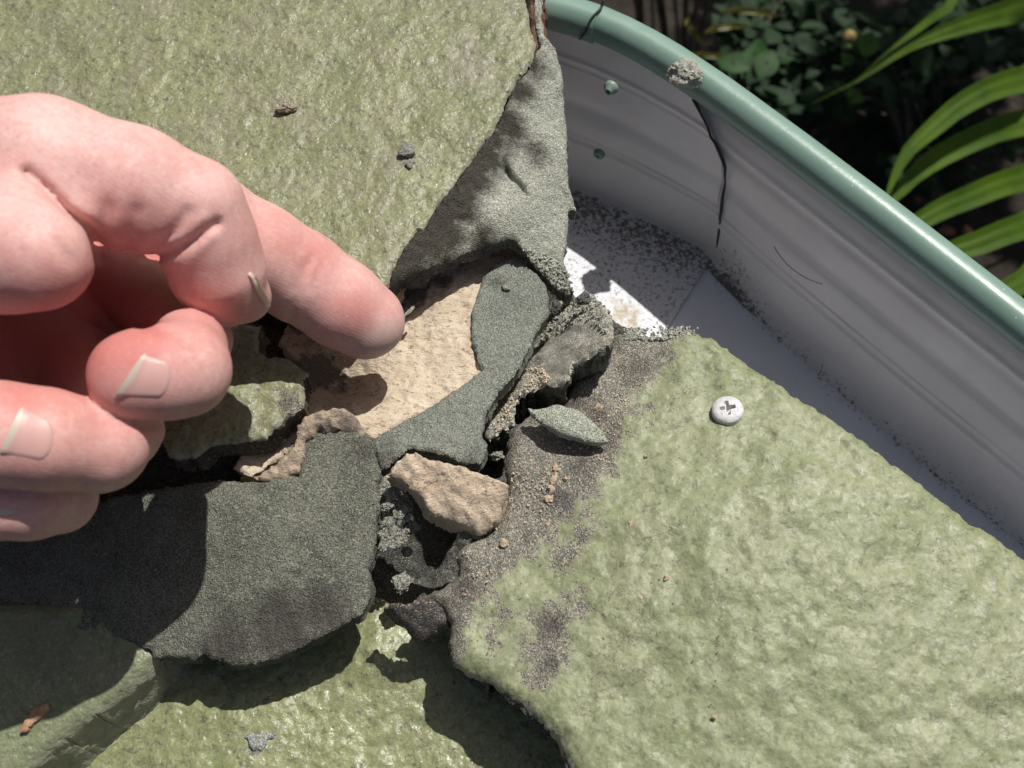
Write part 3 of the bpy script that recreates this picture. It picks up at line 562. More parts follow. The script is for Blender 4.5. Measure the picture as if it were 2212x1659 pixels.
for i, (px, py, r, lab, zf, sc) in enumerate([(617, 235, 17, 'small grey-brown mortar crumb left of the dark one on the upper green tile', zA, (1.2, .8, .5)), (880, 330, 17, 'small dark mortar crumb on the upper green tile near the mortar fillet', zA, (.9, 1.1, .6)),
                       (886, 354, 12, 'smaller dark mortar crumb just below another on the upper green tile', zA, (1, .8, .5)), (1095, 625, 9, 'dark nib of mortar standing on the smooth dark band', zD, (.7, 1.2, .8))]):
    p = onF(px, py, zf); rr = r/FPX*depth(p)
    o = rock('mortar_crumb', p+np.array([0, 0, rr*.3]), rr, gm if i else mat_mortar('brown_crumb', (.22, .19, .15), (.33, .29, .23), (.08, .07, .05), amount=.4), 3, .55, i+50, sc, .5*i, .8, None, .12); tag(o, lab, 'crumb', 'grey mortar crumbs lying on the roof')
o = slab('mortar_smear', [(526, 1592), (545, 1582), (560, 1586), (575, 1580), (596, 1586), (590, 1594), (578, 1596), (575, 1608), (562, 1622), (548, 1620), (535, 1612), (534, 1600)], bumps(lambda x, y: zL(x, y)+.0009, []), .0012, .0004, mat_mortar('silver_grey_smear', (.20, .21, .20), (.30, .31, .29), (.10, .10, .10), amount=.1), jag=2, rnd=.0006, disp=((.0012, .0003),), seed=151, side=.0002)
tag(o, 'silvery grey mortar smear on the glossy bottom tile', 'mortar smear')
# orange chip on lower left tile rim
o = slab('orange_chip', [(42, 1578), (52, 1560), (62, 1540), (84, 1524), (106, 1520), (104, 1532), (86, 1548), (70, 1562), (58, 1580), (44, 1584)], lambda x, y: zK(x, y)+.0016, .0016, .0005, mat_simple('rusty_chip', (.30, .15, .08), .8, 500, .0005, (.55, .38, .24), 260), jag=1.5, rnd=.0004, disp=((.002, .0005),), seed=161, side=.0003)
tag(o, 'orange brown chip on the dull green tile at lower left', 'chip')
o = rock('red_chip', onF(1222, 1628, lambda x, y: 0*x-.004), .0013, mat_simple('reddish_chip', (.45, .24, .20), .8, 500, .0004, (.6, .4, .33), 300), 2, .4, 77, (1.5, .7, .6), -.9); tag(o, 'small reddish chip at the bottom edge of the lower right tile', 'chip')
# rubble in the cavity
rub = mat_mortar('dark_rubble', (.15, .155, .13), (.26, .26, .22), (.04, .04, .036), amount=.2)
for i, (px, py, z, r, lab) in enumerate([(845, 1062, -.002, 17, 'dark rubble bit right of the slab edge, highest one'), (838, 1094, -.003, 14, 'small rubble bit under the highest one beside the slab edge'), (868, 1105, -.005, 24, 'larger grey rubble bit in the middle of the cavity rim'),
                        (843, 1135, -.004, 18, 'rubble bit beside the slab edge at the cavity mouth'), (880, 1192, -.018, 13, 'pale rubble bit sunlit deep in the black cavity'), (1008, 1152, -.006, 17, 'greenish nub on the right rim of the cavity'), (868, 1262, -.014, 24, 'broad grey rubble bit at the bottom of the cavity'),
                        (838, 1168, -.006, 14, 'lowest of the rubble bits lined along the slab edge'), (890, 1140, -.009, 15, 'rubble bit nearest the black hollow'), (1075, 985, -.006, 13, 'rubble bit wedged in the narrow crack right of the dark band'), (1262, 645, .003, 16, 'black crumb on the top end of the rough chunk'), (1198, 665, -.004, 15, 'black crumb between the dark band and the rough chunk'), (885, 672, .002, 9, 'small pale sliver of mortar beside the fingertip'), (1312, 740, -.001, 13, 'dark crumb at the right foot of the rough chunk')]):
    p = U(px, py, z); rr = r/FPX*depth(p)
    o = rock('rubble', p, rr, rub if i not in (5, 10, 11, 12) else [M['mortarD'], M['bed'], M['bed'], M['mortarM']][(5, 10, 11, 12).index(i)], 4, .5, i+80, (1, .8, .7) if i != 12 else (.45, 1.6, .5), i*.7 if i != 12 else -.7, .7, None, .16)
    tag(o, lab, 'rubble', 'loose mortar rubble in and around the crack')
# loose grit (uncountable)
def grit(name, poly, zf, n, r0, r1, mat, label, dens=None):
    g = np.random.default_rng(n); xs = [p[0] for p in poly]; ys = [p[1] for p in poly]; V = []; F = []
    px = g.uniform(min(xs), max(xs), n*4); py = g.uniform(min(ys), max(ys), n*4); m = inside(px, py, poly)
    if dens: m &= (fbm(px, py, 0*px, dens, 2, 9) > g.uniform(-.6, .6, len(px)))
    px = px[m][:n]; py = py[m][:n]; P = US(px, py, zf); base = np.array([(1, 0, 0), (-1, 0, 0), (0, 1, 0), (0, -1, 0), (0, 0, 1), (0, 0, -1)], float)
    fs = [(0, 2, 4), (2, 1, 4), (1, 3, 4), (3, 0, 4), (2, 0, 5), (1, 2, 5), (3, 1, 5), (0, 3, 5)]
    for i, p in enumerate(P):
        q = Matrix.Rotation(g.uniform(0, 6), 3, Vector(g.normal(size=3)).normalized()); s = g.uniform(r0, r1)*g.uniform(.6, 1.3, 3)
        b = (base*s)@np.array(q); V += (b+p+np.array([0, 0, r0*.6])).tolist(); F += [tuple(6*i+k for k in f) for f in fs]
    o = mesh_obj(name, V, F, mat, smooth=False, attrs={'stain': [-9]*len(V)}); tag(o, label, 'grit', kind='stuff')
grit('tan_grit', [(1440, 720), (1480, 740), (1400, 830), (1340, 900), (1340, 980), (1290, 1060), (1200, 1150), (1100, 1240), (1000, 1300), (1000, 1190), (1090, 1120), (1110, 1000), (1130, 900), (1240, 870), (1320, 760)], lambda x, y: zF(x, y)+.0001, 900, .00012, .00036, mat_simple('tan_grains', (.62, .52, .40), .8), 'fine tan grit sprinkled over the speckled mortar band', 90)
gp = mat_mortar('pale_granules', (.25, .26, .21), (.36, .37, .31), (.12, .12, .10), amount=.05)
grit('mortar_granules', [(1160, 705), (1190, 665), (1225, 645), (1290, 640), (1335, 690), (1310, 720), (1265, 690), (1215, 715), (1170, 745)], lambda x, y: zE(x, y)+.0001, 420, .0003, .0009, gp, 'pale crumbly granules on the upper end of the rough mortar chunk', 60)
grit('mortar_granules', [(1205, 560), (1236, 600), (1238, 632), (1205, 625), (1150, 570), (1120, 525), (1150, 540)], lambda x, y: zM(x, y)+.0000, 300, .0003, .0008, gp, 'pale crumbly granules along the lower tip of the tall mortar fillet', 50)
grit('mortar_granules', [(1345, 712), (1440, 705), (1510, 705), (1500, 725), (1440, 735), (1350, 735)], lambda x, y: zF(x, y)+.0001, 260, .0003, .0007, gp, 'pale crumbly granules along the top corner of the screwed tile', 50)
grit('mortar_granules', [(822, 1030), (850, 1040), (890, 1080), (900, 1130), (870, 1180), (822, 1190)], lambda x, y: 0*x-.004, 260, .0004, .0011, rub, 'dark granules spilling down the left wall of the cavity', 70)
grit('tan_grit', [(1050, 920), (1080, 850), (1120, 800), (1170, 790), (1190, 820), (1120, 860), (1105, 915), (1070, 935)], lambda x, y: zE(x, y)+.0001, 500, .0002, .0005, bpy.data.materials['tan_grains'], 'tan grit covering the lower end of the rough mortar chunk', 80)
grit('dark_grit', [(1000, 1300), (1200, 1150), (1400, 1100), (1700, 1300), (1500, 1600), (1250, 1550), (1000, 1430)], lambda x, y: zF(x, y)+.0001, 140, .0001, .00025, mat_simple('dark_grains', (.10, .09, .07), .8), 'sparse dark grit on the lower right green tile', 60)
grit('leaf_dust', [(1235, 430), (1540, 545), (1500, 610), (1240, 500)], lambda x, y: zP(x, y)+.0002, 500, .00012, .0004, mat_simple('brown_dust', (.12, .10, .07), .9), 'brown specks of dirt gathered on the dirty joiner plate', 40)
grit('gutter_dirt', [(1541, 560), (1760, 760), (2129, 1070), (2212, 1150), (2212, 1165), (2129, 1098), (1758, 796), (1535, 600)], lambda x, y: 0*x+ZG+.0008, 700, .0002, .0006, mat_simple('black_dirt', (.05, .045, .035), .9), 'line of black dirt in the corner between gutter wall and floor', 30)

# ------------------------------------------------------------------ screw
p = onF(1571, 890); sc = empty('screw', p+np.array([0, 0, .0]))
V, F = lathe([(.0030, -.004), (.0030, 0), (.0041, .0002), (.0043, .0008), (.0041, .0015), (.0034, .0021), (.0022, .00245)], 36)
def washer_head():
    # head with a real cross recess: grid disc with heights
    n = 111; V = []; F = []; r = .0040
    for i in range(n):
        for j in range(n):
            u = (i/(n-1)*2-1); v = (j/(n-1)*2-1)
            k = math.sqrt(max(1e-9, u*u+v*v)); m_ = max(abs(u), abs(v)); s = m_/k if k > 1e-4 else 1; x, y = u*s, v*s
            rr = math.hypot(x, y); z = .0018*math.sqrt(max(0, 1-(rr*.95)**4.5))
            a = .5; X = x*math.cos(a)+y*math.sin(a); Y = -x*math.sin(a)+y*math.cos(a)
            arm = min(max(abs(X)/.48, abs(Y)/(.085+.06*(1-abs(X)))), max(abs(Y)/.48, abs(X)/(.085+.06*(1-abs(Y)))))
            if arm < 1.08: z -= .0017*min(1, (1.08-arm)*6)*(1-.35*rr/.5)
            V.append((x*r, y*r, z))
    for i in range(n-1):
        for j in range(n-1): a = i*n+j; F.append((a, a+n, a+n+1, a+1))
    # rim down
    ring = [i*n for i in range(n)]+[(n-1)*n+j for j in range(1, n)]+[i*n+n-1 for i in range(n-2, -1, -1)]+[j for j in range(n-2, 0, -1)]
    b0 = len(V)
    for t in ring: x, y, z = V[t]; V.append((x*1.03, y*1.03, -.0004))
    L = len(ring)
    for k in range(L): F.append((ring[k], ring[(k+1) % L], b0+(k+1) % L, b0+k))
    return np.array(V), F
nF = np.array([-(zF(p[0]+.001, p[1])-zF(p[0]-.001, p[1]))/.002-.10, -(zF(p[0], p[1]+.001)-zF(p[0], p[1]-.001))/.002-.05, 1.])
scm = mat_simple('chalky_white_screw_paint', (.56, .55, .56), .5, 900, .0003, (.70, .69, .69), 700)
V, F = washer_head(); hd = mesh_obj('screw_head', place(V, p+np.array([0, 0, .0006]), nF), F, scm, sharp=50); attach(hd, sc)
V, F = lathe([(.0018, -.012), (.0018, .0008)], 16); attach(mesh_obj('screw_shank', place(V, p, nF), F, rim_m), sc)
tag(sc, 'white pan-head cross screw driven into the lower right green tile', 'screw')

# ------------------------------------------------------------------ garden far below
GZ = -1.35
soil = NT('leaf_litter_soil'); sc_ = soil.mix(soil.ramp(soil.noise(9, 5, .7), .35, .65), (.018, .014, .010), (.05, .037, .026))
sc_ = soil.mix(soil.ramp(soil.vor(30, out='Distance'), .25, .1, 0, .5), sc_, (.12, .06, .035))
soilm = soil.done(sc_, .95, soil.bump(soil.noise(22, 5, .7), .05))
def ground():
    n = 90; V = []; F = []; xs = np.linspace(-1, 1, n); X, Y = np.meshgrid(np.sign(xs)*np.abs(xs)**2.2*60, np.sign(xs)*np.abs(xs)**2.2*60); Y = Y+1.5; X = X+1.; Z = GZ+.06*fbm(X, Y, 0*X, .5, 3, 4)
    V = np.stack([X.ravel(), Y.ravel(), Z.ravel()], 1); i = np.arange(n*n).reshape(n, n)
    F = [(a, b, c_, d) for a, b, c_, d in zip(i[:-1, :-1].ravel(), i[:-1, 1:].ravel(), i[1:, 1:].ravel(), i[1:, :-1].ravel())]
    tag(mesh_obj('ground', V, F, soilm), None, None, kind='structure')
ground()
def leafmat(name, c1, c2, trans=.35, sc=30, rough=.4):
    m = NT(name); m.t.nodes.remove(m.b); out = m.t.nodes['Material Output']; c = m.mix(m.ramp(m.noise(sc, 3), .35, .65), c1, c2)
    v = m.n('ShaderNodeUVMap') if False else None
    d = m.n('ShaderNodeBsdfPrincipled'); m.put(d.inputs['Base Color'], c); d.inputs['Roughness'].default_value = rough; t = m.n('ShaderNodeBsdfTranslucent')
    c2_ = m.mix(.5, c, tuple(min(1, x*1.8) for x in c2)); m.put(t.inputs[0], c2_)
    mx = m.n('ShaderNodeMixShader'); mx.inputs[0].default_value = trans; m.t.links.new(d.outputs[0], mx.inputs[1]); m.t.links.new(t.outputs[0], mx.inputs[2]); m.t.links.new(mx.outputs[0], out.inputs[0]); return m.m
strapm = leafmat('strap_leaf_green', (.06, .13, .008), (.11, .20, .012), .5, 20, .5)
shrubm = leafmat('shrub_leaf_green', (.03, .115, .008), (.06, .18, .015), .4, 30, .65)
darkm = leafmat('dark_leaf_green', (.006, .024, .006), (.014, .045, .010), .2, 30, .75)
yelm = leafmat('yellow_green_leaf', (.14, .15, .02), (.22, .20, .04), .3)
stemm = mat_simple('pale_dead_stem', (.13, .115, .09), .9, 60, .003, (.05, .042, .032), 8)
# strap leaves: centre line in the picture with depth, then continuing to the plant base out of frame
def strap(path, widths, parent, droop=.0, fold=.18, name='leaf', nb=60):
    P = catmull([U(*p) for p in path], 9) if False else np.array([U(*p) for p in path])
    s = np.linspace(0, 1, nb); k = np.linspace(0, 1, len(P)); D_ = catmull([tuple(p) for p in P], .02)
    L = np.r_[0, np.cumsum(np.linalg.norm(np.diff(D_, axis=0), axis=1))]; L /= L[-1]
    Q = np.stack([np.interp(s, L, D_[:, i]) for i in range(3)], 1)
    # widths keyed along control points
    ks = [L[np.argmin(np.linalg.norm(D_-p, axis=1))] for p in P]; W = np.interp(s, ks, widths)
    T = np.gradient(Q, axis=0); V = []; F = []; nc = 9
    for i in range(nb):
        t = Vector(T[i]).normalized(); view = Vector(C0-Q[i]).normalized(); sd_ = t.cross(view).normalized(); up = sd_.cross(t)*-1
        up = up if up.dot(view) > 0 else -up; wd = W[i]*.80/2/FPX*depth(Q[i])
        for j in range(nc):
            u = j/(nc-1)*2-1; V.append(tuple(Vector(Q[i])+sd_*wd*u+up*(wd*fold*(abs(u)-.5)+.0012*math.cos(u*18))))
    for i in range(nb-1):
        for j in range(nc-1): a = i*nc+j; F.append((a, a+1, a+nc+1, a+nc))
    return attach(mesh_obj(name, V, F, strapm), parent)
def strapplant(label, leaves, base):
    root = empty('strap_leaf_plant', base); tag(root, label, 'plant')
    for pth, wd in leaves: strap(pth, wd, root)
    return root
b1 = U(3050, 900, -1.2); b2 = U(3000, 200, -1.25)
strapplant('long bright green strap leaves arching in at the right edge', [
    ([(1905, 455, -.40), (1921, 410, -.40), (1957, 332, -.41), (2011, 281, -.42), (2090, 218, -.43), (2212, 172, -.45), (2450, 160, -.55), (3000, 700, -1.2)], [3, 14, 34, 50, 62, 72, 70, 60]),
    ([(1915, 452, -.46), (1946, 412, -.46), (1992, 362, -.47), (2090, 306, -.48), (2212, 265, -.5), (2450, 240, -.6), (3000, 720, -1.2)], [6, 34, 56, 66, 72, 70, 60]),
    ([(1890, 540, -.44), (1965, 492, -.44), (2032, 452, -.45), (2110, 420, -.46), (2212, 385, -.48), (2450, 360, -.6), (3000, 760, -1.2)], [10, 46, 58, 66, 72, 70, 60]),
    ([(1960, 600, -.38), (2050, 545, -.38), (2130, 520, -.39), (2212, 488, -.4), (2450, 440, -.55), (3000, 800, -1.2)], [30, 56, 68, 72, 70, 60]),
    ([(2060, 690, -.36), (2150, 640, -.36), (2212, 608, -.37), (2450, 540, -.5), (3000, 840, -1.2)], [30, 56, 66, 70, 60])], b1)
strapplant('thin bright strap leaves sweeping down from the top right corner', [
    ([(1752, 225, -.55), (1800, 200, -.55), (1856, 172, -.55), (1920, 130, -.55), (1973, 98, -.56), (2060, 62, -.57), (2212, 18, -.6), (2450, -30, -.7), (3000, 100, -1.2)], [2, 5, 9, 14, 22, 46, 76, 74, 60]),
    ([(1860, 165, -.6), (1910, 118, -.6), (1975, 68, -.6), (2050, 15, -.62), (2200, -60, -.7), (2950, 150, -1.2)], [2, 6, 18, 30, 50, 50])], b2)
def leafV(c, size, yaw, pitch, asp=.7, roll=0., n=4):
    """pointed oval leaf as small curved patch; returns verts, faces"""
    R = Matrix.Rotation(yaw, 3, 'Z') @ Matrix.Rotation(pitch, 3, 'Y') @ Matrix.Rotation(roll, 3, 'X'); V = []; F = []; k = 7
    for i in range(k+1):
        t = i/k; w_ = math.sin(math.pi*min(1, t*.97+.02))**.75*asp*.5*(1.12-.35*t); x = t-.5; zz = -.25*(t-.4)**2
        for u in (-1, -.5, 0, .5, 1): V.append(tuple(R @ Vector((x*size, u*w_*size, (zz+.10*abs(u)*w_*2)*size))+Vector(c)))
    for i in range(k):
        for j in range(4): a = i*5+j; F.append((a, a+1, a+6, a+5))
    return V, F
def shrub(label, leaves, base, mat, stems=True, name='shrub'):
    root = empty(name, base); tag(root, label, 'shrub' if name == 'shrub' else 'plant'); g = random.Random(len(leaves)); V = []; F = []; SV = []; SF = []
    for (c, s, yaw, pitch, asp) in leaves:
        a, b = leafV(c, s, yaw, pitch, asp, g.uniform(-.5, .5)); n = len(V); V += a; F += [tuple(i+n for i in f) for f in b]
    attach(mesh_obj('foliage', V, F, mat), root)
    if stems:
        for i in range(0, len(leaves), max(1, len(leaves)//14)):
            c = Vector(leaves[i][0]); bq = Vector(base); P = [bq+(c-bq)*t+Vector((0, 0, .08*math.sin(t*3.1))) for t in np.linspace(0, 1, 8)]
            a, b = tube([p[:] for p in P], [max(.0015, .005*(1-t)) for t in np.linspace(0, 1, 8)], 6); n = len(SV); SV += a; SF += [tuple(i+n for i in f) for f in b]
        attach(mesh_obj('stem', SV, SF, stemm), root)
    return root
def zl(zx, zy, z, r, yaw=None, pitch=.0, asp=.75):
    px, py = 1348+.3906*zx, .3906*zy; c = U(px, py, z); return (c, 2*r*.3906/FPX*depth(c), random.uniform(-3, 3) if yaw is None else yaw, pitch+random.uniform(-.3, .3), asp)
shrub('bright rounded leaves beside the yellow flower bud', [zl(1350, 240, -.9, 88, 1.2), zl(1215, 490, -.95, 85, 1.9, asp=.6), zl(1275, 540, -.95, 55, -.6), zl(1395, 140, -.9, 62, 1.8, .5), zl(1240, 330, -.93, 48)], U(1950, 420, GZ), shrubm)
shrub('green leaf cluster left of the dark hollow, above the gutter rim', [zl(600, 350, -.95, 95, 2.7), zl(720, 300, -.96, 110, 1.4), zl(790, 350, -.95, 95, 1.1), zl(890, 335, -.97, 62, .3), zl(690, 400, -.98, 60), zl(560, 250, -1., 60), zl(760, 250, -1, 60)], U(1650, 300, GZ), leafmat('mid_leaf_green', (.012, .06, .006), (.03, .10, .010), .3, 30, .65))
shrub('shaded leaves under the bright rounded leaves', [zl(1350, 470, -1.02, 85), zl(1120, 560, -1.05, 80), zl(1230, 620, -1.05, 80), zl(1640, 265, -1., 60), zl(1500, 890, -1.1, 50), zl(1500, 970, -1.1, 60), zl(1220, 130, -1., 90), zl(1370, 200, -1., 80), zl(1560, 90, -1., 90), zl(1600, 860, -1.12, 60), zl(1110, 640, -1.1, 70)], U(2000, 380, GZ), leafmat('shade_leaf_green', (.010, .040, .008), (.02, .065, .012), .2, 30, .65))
def cloud(label, cx, cy, rx, ry, n, mat, z0=-1.25, z1=-.95, s=70, seed=1):
    g = random.Random(seed); L = []
    for _ in range(n):
        a = g.uniform(0, 6.28); q = math.sqrt(g.random()); L.append(zl(cx+rx*q*math.cos(a), cy+ry*q*math.sin(a), g.uniform(z0, z1), s*g.uniform(.6, 1.3), g.uniform(-3, 3), g.uniform(-.5, .7), g.uniform(.5, .8)))
    return shrub(label, L, U(1348+.3906*cx, .3906*(cy+60), GZ), mat)
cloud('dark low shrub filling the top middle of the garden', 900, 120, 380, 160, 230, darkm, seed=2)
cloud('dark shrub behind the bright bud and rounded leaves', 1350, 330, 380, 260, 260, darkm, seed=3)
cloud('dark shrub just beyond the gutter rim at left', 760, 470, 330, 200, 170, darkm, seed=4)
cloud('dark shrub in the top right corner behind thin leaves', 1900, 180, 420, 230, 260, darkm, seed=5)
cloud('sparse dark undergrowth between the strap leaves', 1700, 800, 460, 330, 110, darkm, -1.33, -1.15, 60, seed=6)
# yellow-green narrow leaves at left
rt = empty('grass_tuft', U(1560, 160, GZ)); tag(rt, 'yellow-green narrow leaf tuft next to the pale stems', 'plant')
for pts in ([(1560, 26, -.95), (1600, 22, -.9), (1640, 25, -.9), (1680, 33, -.95)], [(1523, 72, -.95), (1545, 60, -.92), (1580, 55, -.92), (1615, 58, -.96)], [(1480, 125, -1), (1520, 118, -.95), (1550, 120, -.95), (1610, 142, -1)], [(1600, 235, -1), (1622, 222, -.97), (1642, 205, -.97)], [(1515, 95, -1), (1490, 60, -.97), (1480, 30, -1)]):
    lf = strap(pts, [6]+[17]*(len(pts)-2)+[6], rt, nb=24); lf.data.materials[0] = yelm
# bud
c = U(1834, 80, -.84); bd = empty('flower_bud', c); tag(bd, 'round yellow flower bud with brown scales on the garden shrub', 'flower bud')
o = rock('bud', c, .0095, mat_simple('yellow_bud', (.42, .34, .10), .6, 200, .001, (.20, .10, .04), 160), 3, .12, 5, (1, 1, 1.1)); attach(o, bd)
o = rock('seed_pod', U(1829, 97, -.85), .008, mat_simple('green_pod', (.16, .22, .07), .5), 3, .08, 6); attach(o, bd)
V, F = tube([U(1834, 84, -.845), U(1850, 110, -.9), U(1880, 200, -1.1), U(1920, 300, GZ)], .0015, 6); attach(mesh_obj('stem', V, F, shrubm), bd)
# pale upright stems / palings near the top
for i, (x0, y0, x1, y1, w_, lab) in enumerate([(1378, -20, 1384, 60, 13, 'broad pale stake at the left of the upright dead stems'), (1424, -20, 1440, 110, 11, 'grey stake second from left among the upright dead stems'), (1482, -20, 1478, 130, 7, 'thin pale stem right of the grey stake'), (1508, -20, 1490, 120, 5, 'leaning pale stem crossing near the shrub'), (1532, -20, 1502, 140, 4, 'rightmost thin leaning pale stem'), (1408, -20, 1412, 80, 4, 'thin dark stem between the two stakes'), (1456, -20, 1466, 100, 5, 'thin brown stem between grey stake and pale stem')]):
    a = U(x1, y1+160, GZ); b = U(x1+(x0-x1)*.2, y1-.2*(y1-y0), -1.15); e = U(x0, y0, -.85); f_ = U(x0-4, y0-200, -.5); r = w_/FPX*1.5
    V, F = tube(catmull([tuple(a), tuple(b), tuple(e), tuple(f_)], .06), r, 8); tag(mesh_obj('dead_stalk', V, F, stemm), lab, 'stem', 'upright dead stems at the top of the garden')
# dead leaves on the soil
g = random.Random(5); dm = mat_simple('dead_leaf', (.26, .12, .07), .8, None, 0, (.14, .075, .04), 60)
spots = [(2036, 420), (2050, 436), (1985, 432), (2100, 370), (1905, 445), (2045, 500), (2060, 528), (2090, 500), (2120, 450), (2010, 350), (1950, 400), (1930, 78), (1946, 76), (1850, 230), (2170, 540), (2120, 545), (2080, 470), (1990, 300), (2030, 480), (2150, 420)]
for i, (px, py) in enumerate(spots):
    if i >= 8: break
    V, F = leafV(U(px, py, GZ+.05), g.uniform(.025, .05), g.uniform(-3, 3), g.uniform(-.4, .4), .6); o = mesh_obj('dead_leaf', V, F, dm); tag(o, ['reddish dead leaf on the soil just above the gutter rim between strap leaves', 'dead leaf just lower right of the reddish one above the gutter rim', 'dead leaf left of the reddish one, close to the tips of the strap leaves', 'dead leaf on dark soil between the second and third strap leaf', 'dead leaf lying where the strap leaf tips meet the gutter rim', 'dead leaf on soil below the third strap leaf', 'lowest dead leaf, between the third and fourth strap leaves', 'dead leaf tucked under the third strap leaf'][i], 'leaf', 'dead leaves on the garden soil')
# unseen canopy added out of frame to shade the garden bed
tr_ = empty('unseen_shade_tree', (3.2, 2.6, GZ)); tag(tr_, 'unseen leafy canopy added beyond the garden bed to shade the soil', 'unseen_shade_tree')
V, F = tube([(3.2, 2.6, GZ), (3.15, 2.5, -.3), (3.0, 2.4, .6), (2.7, 2.2, 1.1)], [.09, .07, .05, .02], 10); attach(mesh_obj('trunk', V, F, stemm), tr_)
V = []; F = []; g = random.Random(9)
for _ in range(5200):
    x, y, z = g.uniform(.98, 4.4), g.uniform(.35, 4.6), g.uniform(.55, 1.35)
    if (x-.9) < .10+.25*(z-.55) or math.hypot(x-2.7, (y-2.4))>2.35: continue
    a, b = leafV((x, y, z), g.uniform(.07, .13), g.uniform(-3, 3), g.uniform(-.5, .5), .7); n = len(V); V += a; F += [tuple(i+n for i in f) for f in b]
attach(mesh_obj('crown', V, F, darkm), tr_)

# ------------------------------------------------------------------ hand: one implicit surface, polygonised
def surface_nets(Vv, org, h):
    nx, ny, nz = Vv.shape; neg = Vv < 0
    acc = np.zeros((nx-1, ny-1, nz-1, 3), np.float32); cnt = np.zeros((nx-1, ny-1, nz-1), np.float32)
    def sl(o): return tuple(slice(o[i], Vv.shape[i]-1+o[i]) for i in range(3))
    for ax in range(3):
        for a in (0, 1):
            for b in (0, 1):
                o0 = [0, 0, 0]; oth = [i for i in range(3) if i != ax]; o0[oth[0]] = a; o0[oth[1]] = b; o1 = list(o0); o1[ax] = 1
                v0 = Vv[sl(o0)]; v1 = Vv[sl(o1)]; c_ = neg[sl(o0)] != neg[sl(o1)]
                with np.errstate(divide='ignore', invalid='ignore'): t = np.where(c_, v0/(v0-v1), 0)
                for k in range(3): acc[..., k] += np.where(c_, (o0[k] + (t if k == ax else 0)), 0)
                cnt += c_
    act = cnt > 0; idx = -np.ones(act.shape, int); idx[act] = np.arange(act.sum()); I = np.argwhere(act)
    P = (I+acc[act]/cnt[act][:, None])*h+org; F = []
    for ax in range(3):
        u, v = [(1, 2), (2, 0), (0, 1)][ax]; s0 = [slice(1, -1)]*3; s0[ax] = slice(0, -1); s1 = [slice(1, -1)]*3; s1[ax] = slice(1, None)
        a = neg[tuple(s0)]; b = neg[tuple(s1)]; ed = np.argwhere(a != b); base = ed.copy(); base[:, u] += 1; base[:, v] += 1; sgn = a[tuple(ed.T)]
        def cell(du, dv): q = base.copy(); q[:, u] -= du; q[:, v] -= dv; return idx[tuple(q.T)]
        q = np.stack([cell(1, 1), cell(0, 1), cell(0, 0), cell(1, 0)], 1); q[~sgn] = q[~sgn][:, ::-1]; F.append(q)
    return P, np.concatenate(F)
HP = {}   # groups of chains: points (px,py,z,r_px)
def J(px, py, z, r): c_ = U(px, py, z); return (c_, r/FPX*depth(c_))
chains = {
 'thumb': [J(-560, 560, .050, 330), J(-150, 420, .068, 215), J(100, 372, .076, 158), J(285, 412, .072, 134), J(415, 452, .067, 108), J(446, 520, .061, 104), J(474, 592, .054, 98), J(488, 628, .050, 76), J(532, 642, .046, 54)],
 'thenar': [J(-460, 560, .052, 190), J(-120, 535, .076, 140), J(20, 545, .081, 126), J(82, 555, .082, 116)],
 'index': [J(-250, 330, .045, 150), J(180, 405, .052, 118), J(430, 470, .047, 106), J(560, 545, .036, 100), J(650, 598, .028, 97), J(735, 655, .0215, 92), J(790, 693, .0165, 84)],
 'palm': [J(-500, 700, .022, 260), J(-150, 640, .014, 170), J(60, 620, .010, 130), J(240, 560, .009, 110)],
 'palm2': [J(-500, 930, .028, 235), J(-220, 880, .024, 175), J(-60, 800, .014, 140), J(60, 760, .010, 120), J(170, 720, .006, 105), J(260, 680, .004, 95)],
 'midprox': [J(60, 520, .010, 115), J(290, 620, .014, 84), J(425, 735, .034, 76)],
 'middle': [J(408, 748, .051, 82), J(398, 800, .059, 94), J(340, 806, .062, 98), J(288, 812, .063, 97)],
 'ringprox': [J(-60, 700, .012, 105), J(170, 790, .018, 88), J(272, 920, .042, 80)],
 'ring': [J(258, 930, .046, 88), J(215, 962, .056, 96), J(100, 950, .063, 106), J(0, 938, .065, 108), J(-25, 935, .065, 106)],
 'palm3': [J(-300, 960, .038, 140), J(0, 1000, .044, 105), J(90, 1010, .046, 88)],
 'pinkyprox': [J(-240, 900, .028, 110), J(-60, 980, .034, 90), J(105, 1068, .044, 78)],
 'pinky': [J(128, 1072, .044, 80), J(60, 1084, .050, 76), J(-40, 1090, .053, 74), J(-90, 1092, .053, 70)],
 'wrist': [J(-560, 560, .040, 330), J(-1100, 600, .045, 300), J(-1900, 620, .05, 320)],
}
groups = [(['thumb', 'wrist'], .004), (['thenar'], .004), (['index'], .004), (['palm', 'palm2', 'palm3', 'wrist'], .010), (['midprox'], .004), (['middle'], .004), (['ringprox'], .003), (['ring'], .004), (['pinkyprox'], .003), (['pinky'], .004)]
gk = [.0085, .0012, .003, .0015, .0006, .0012, .0006, .0012, .0006]
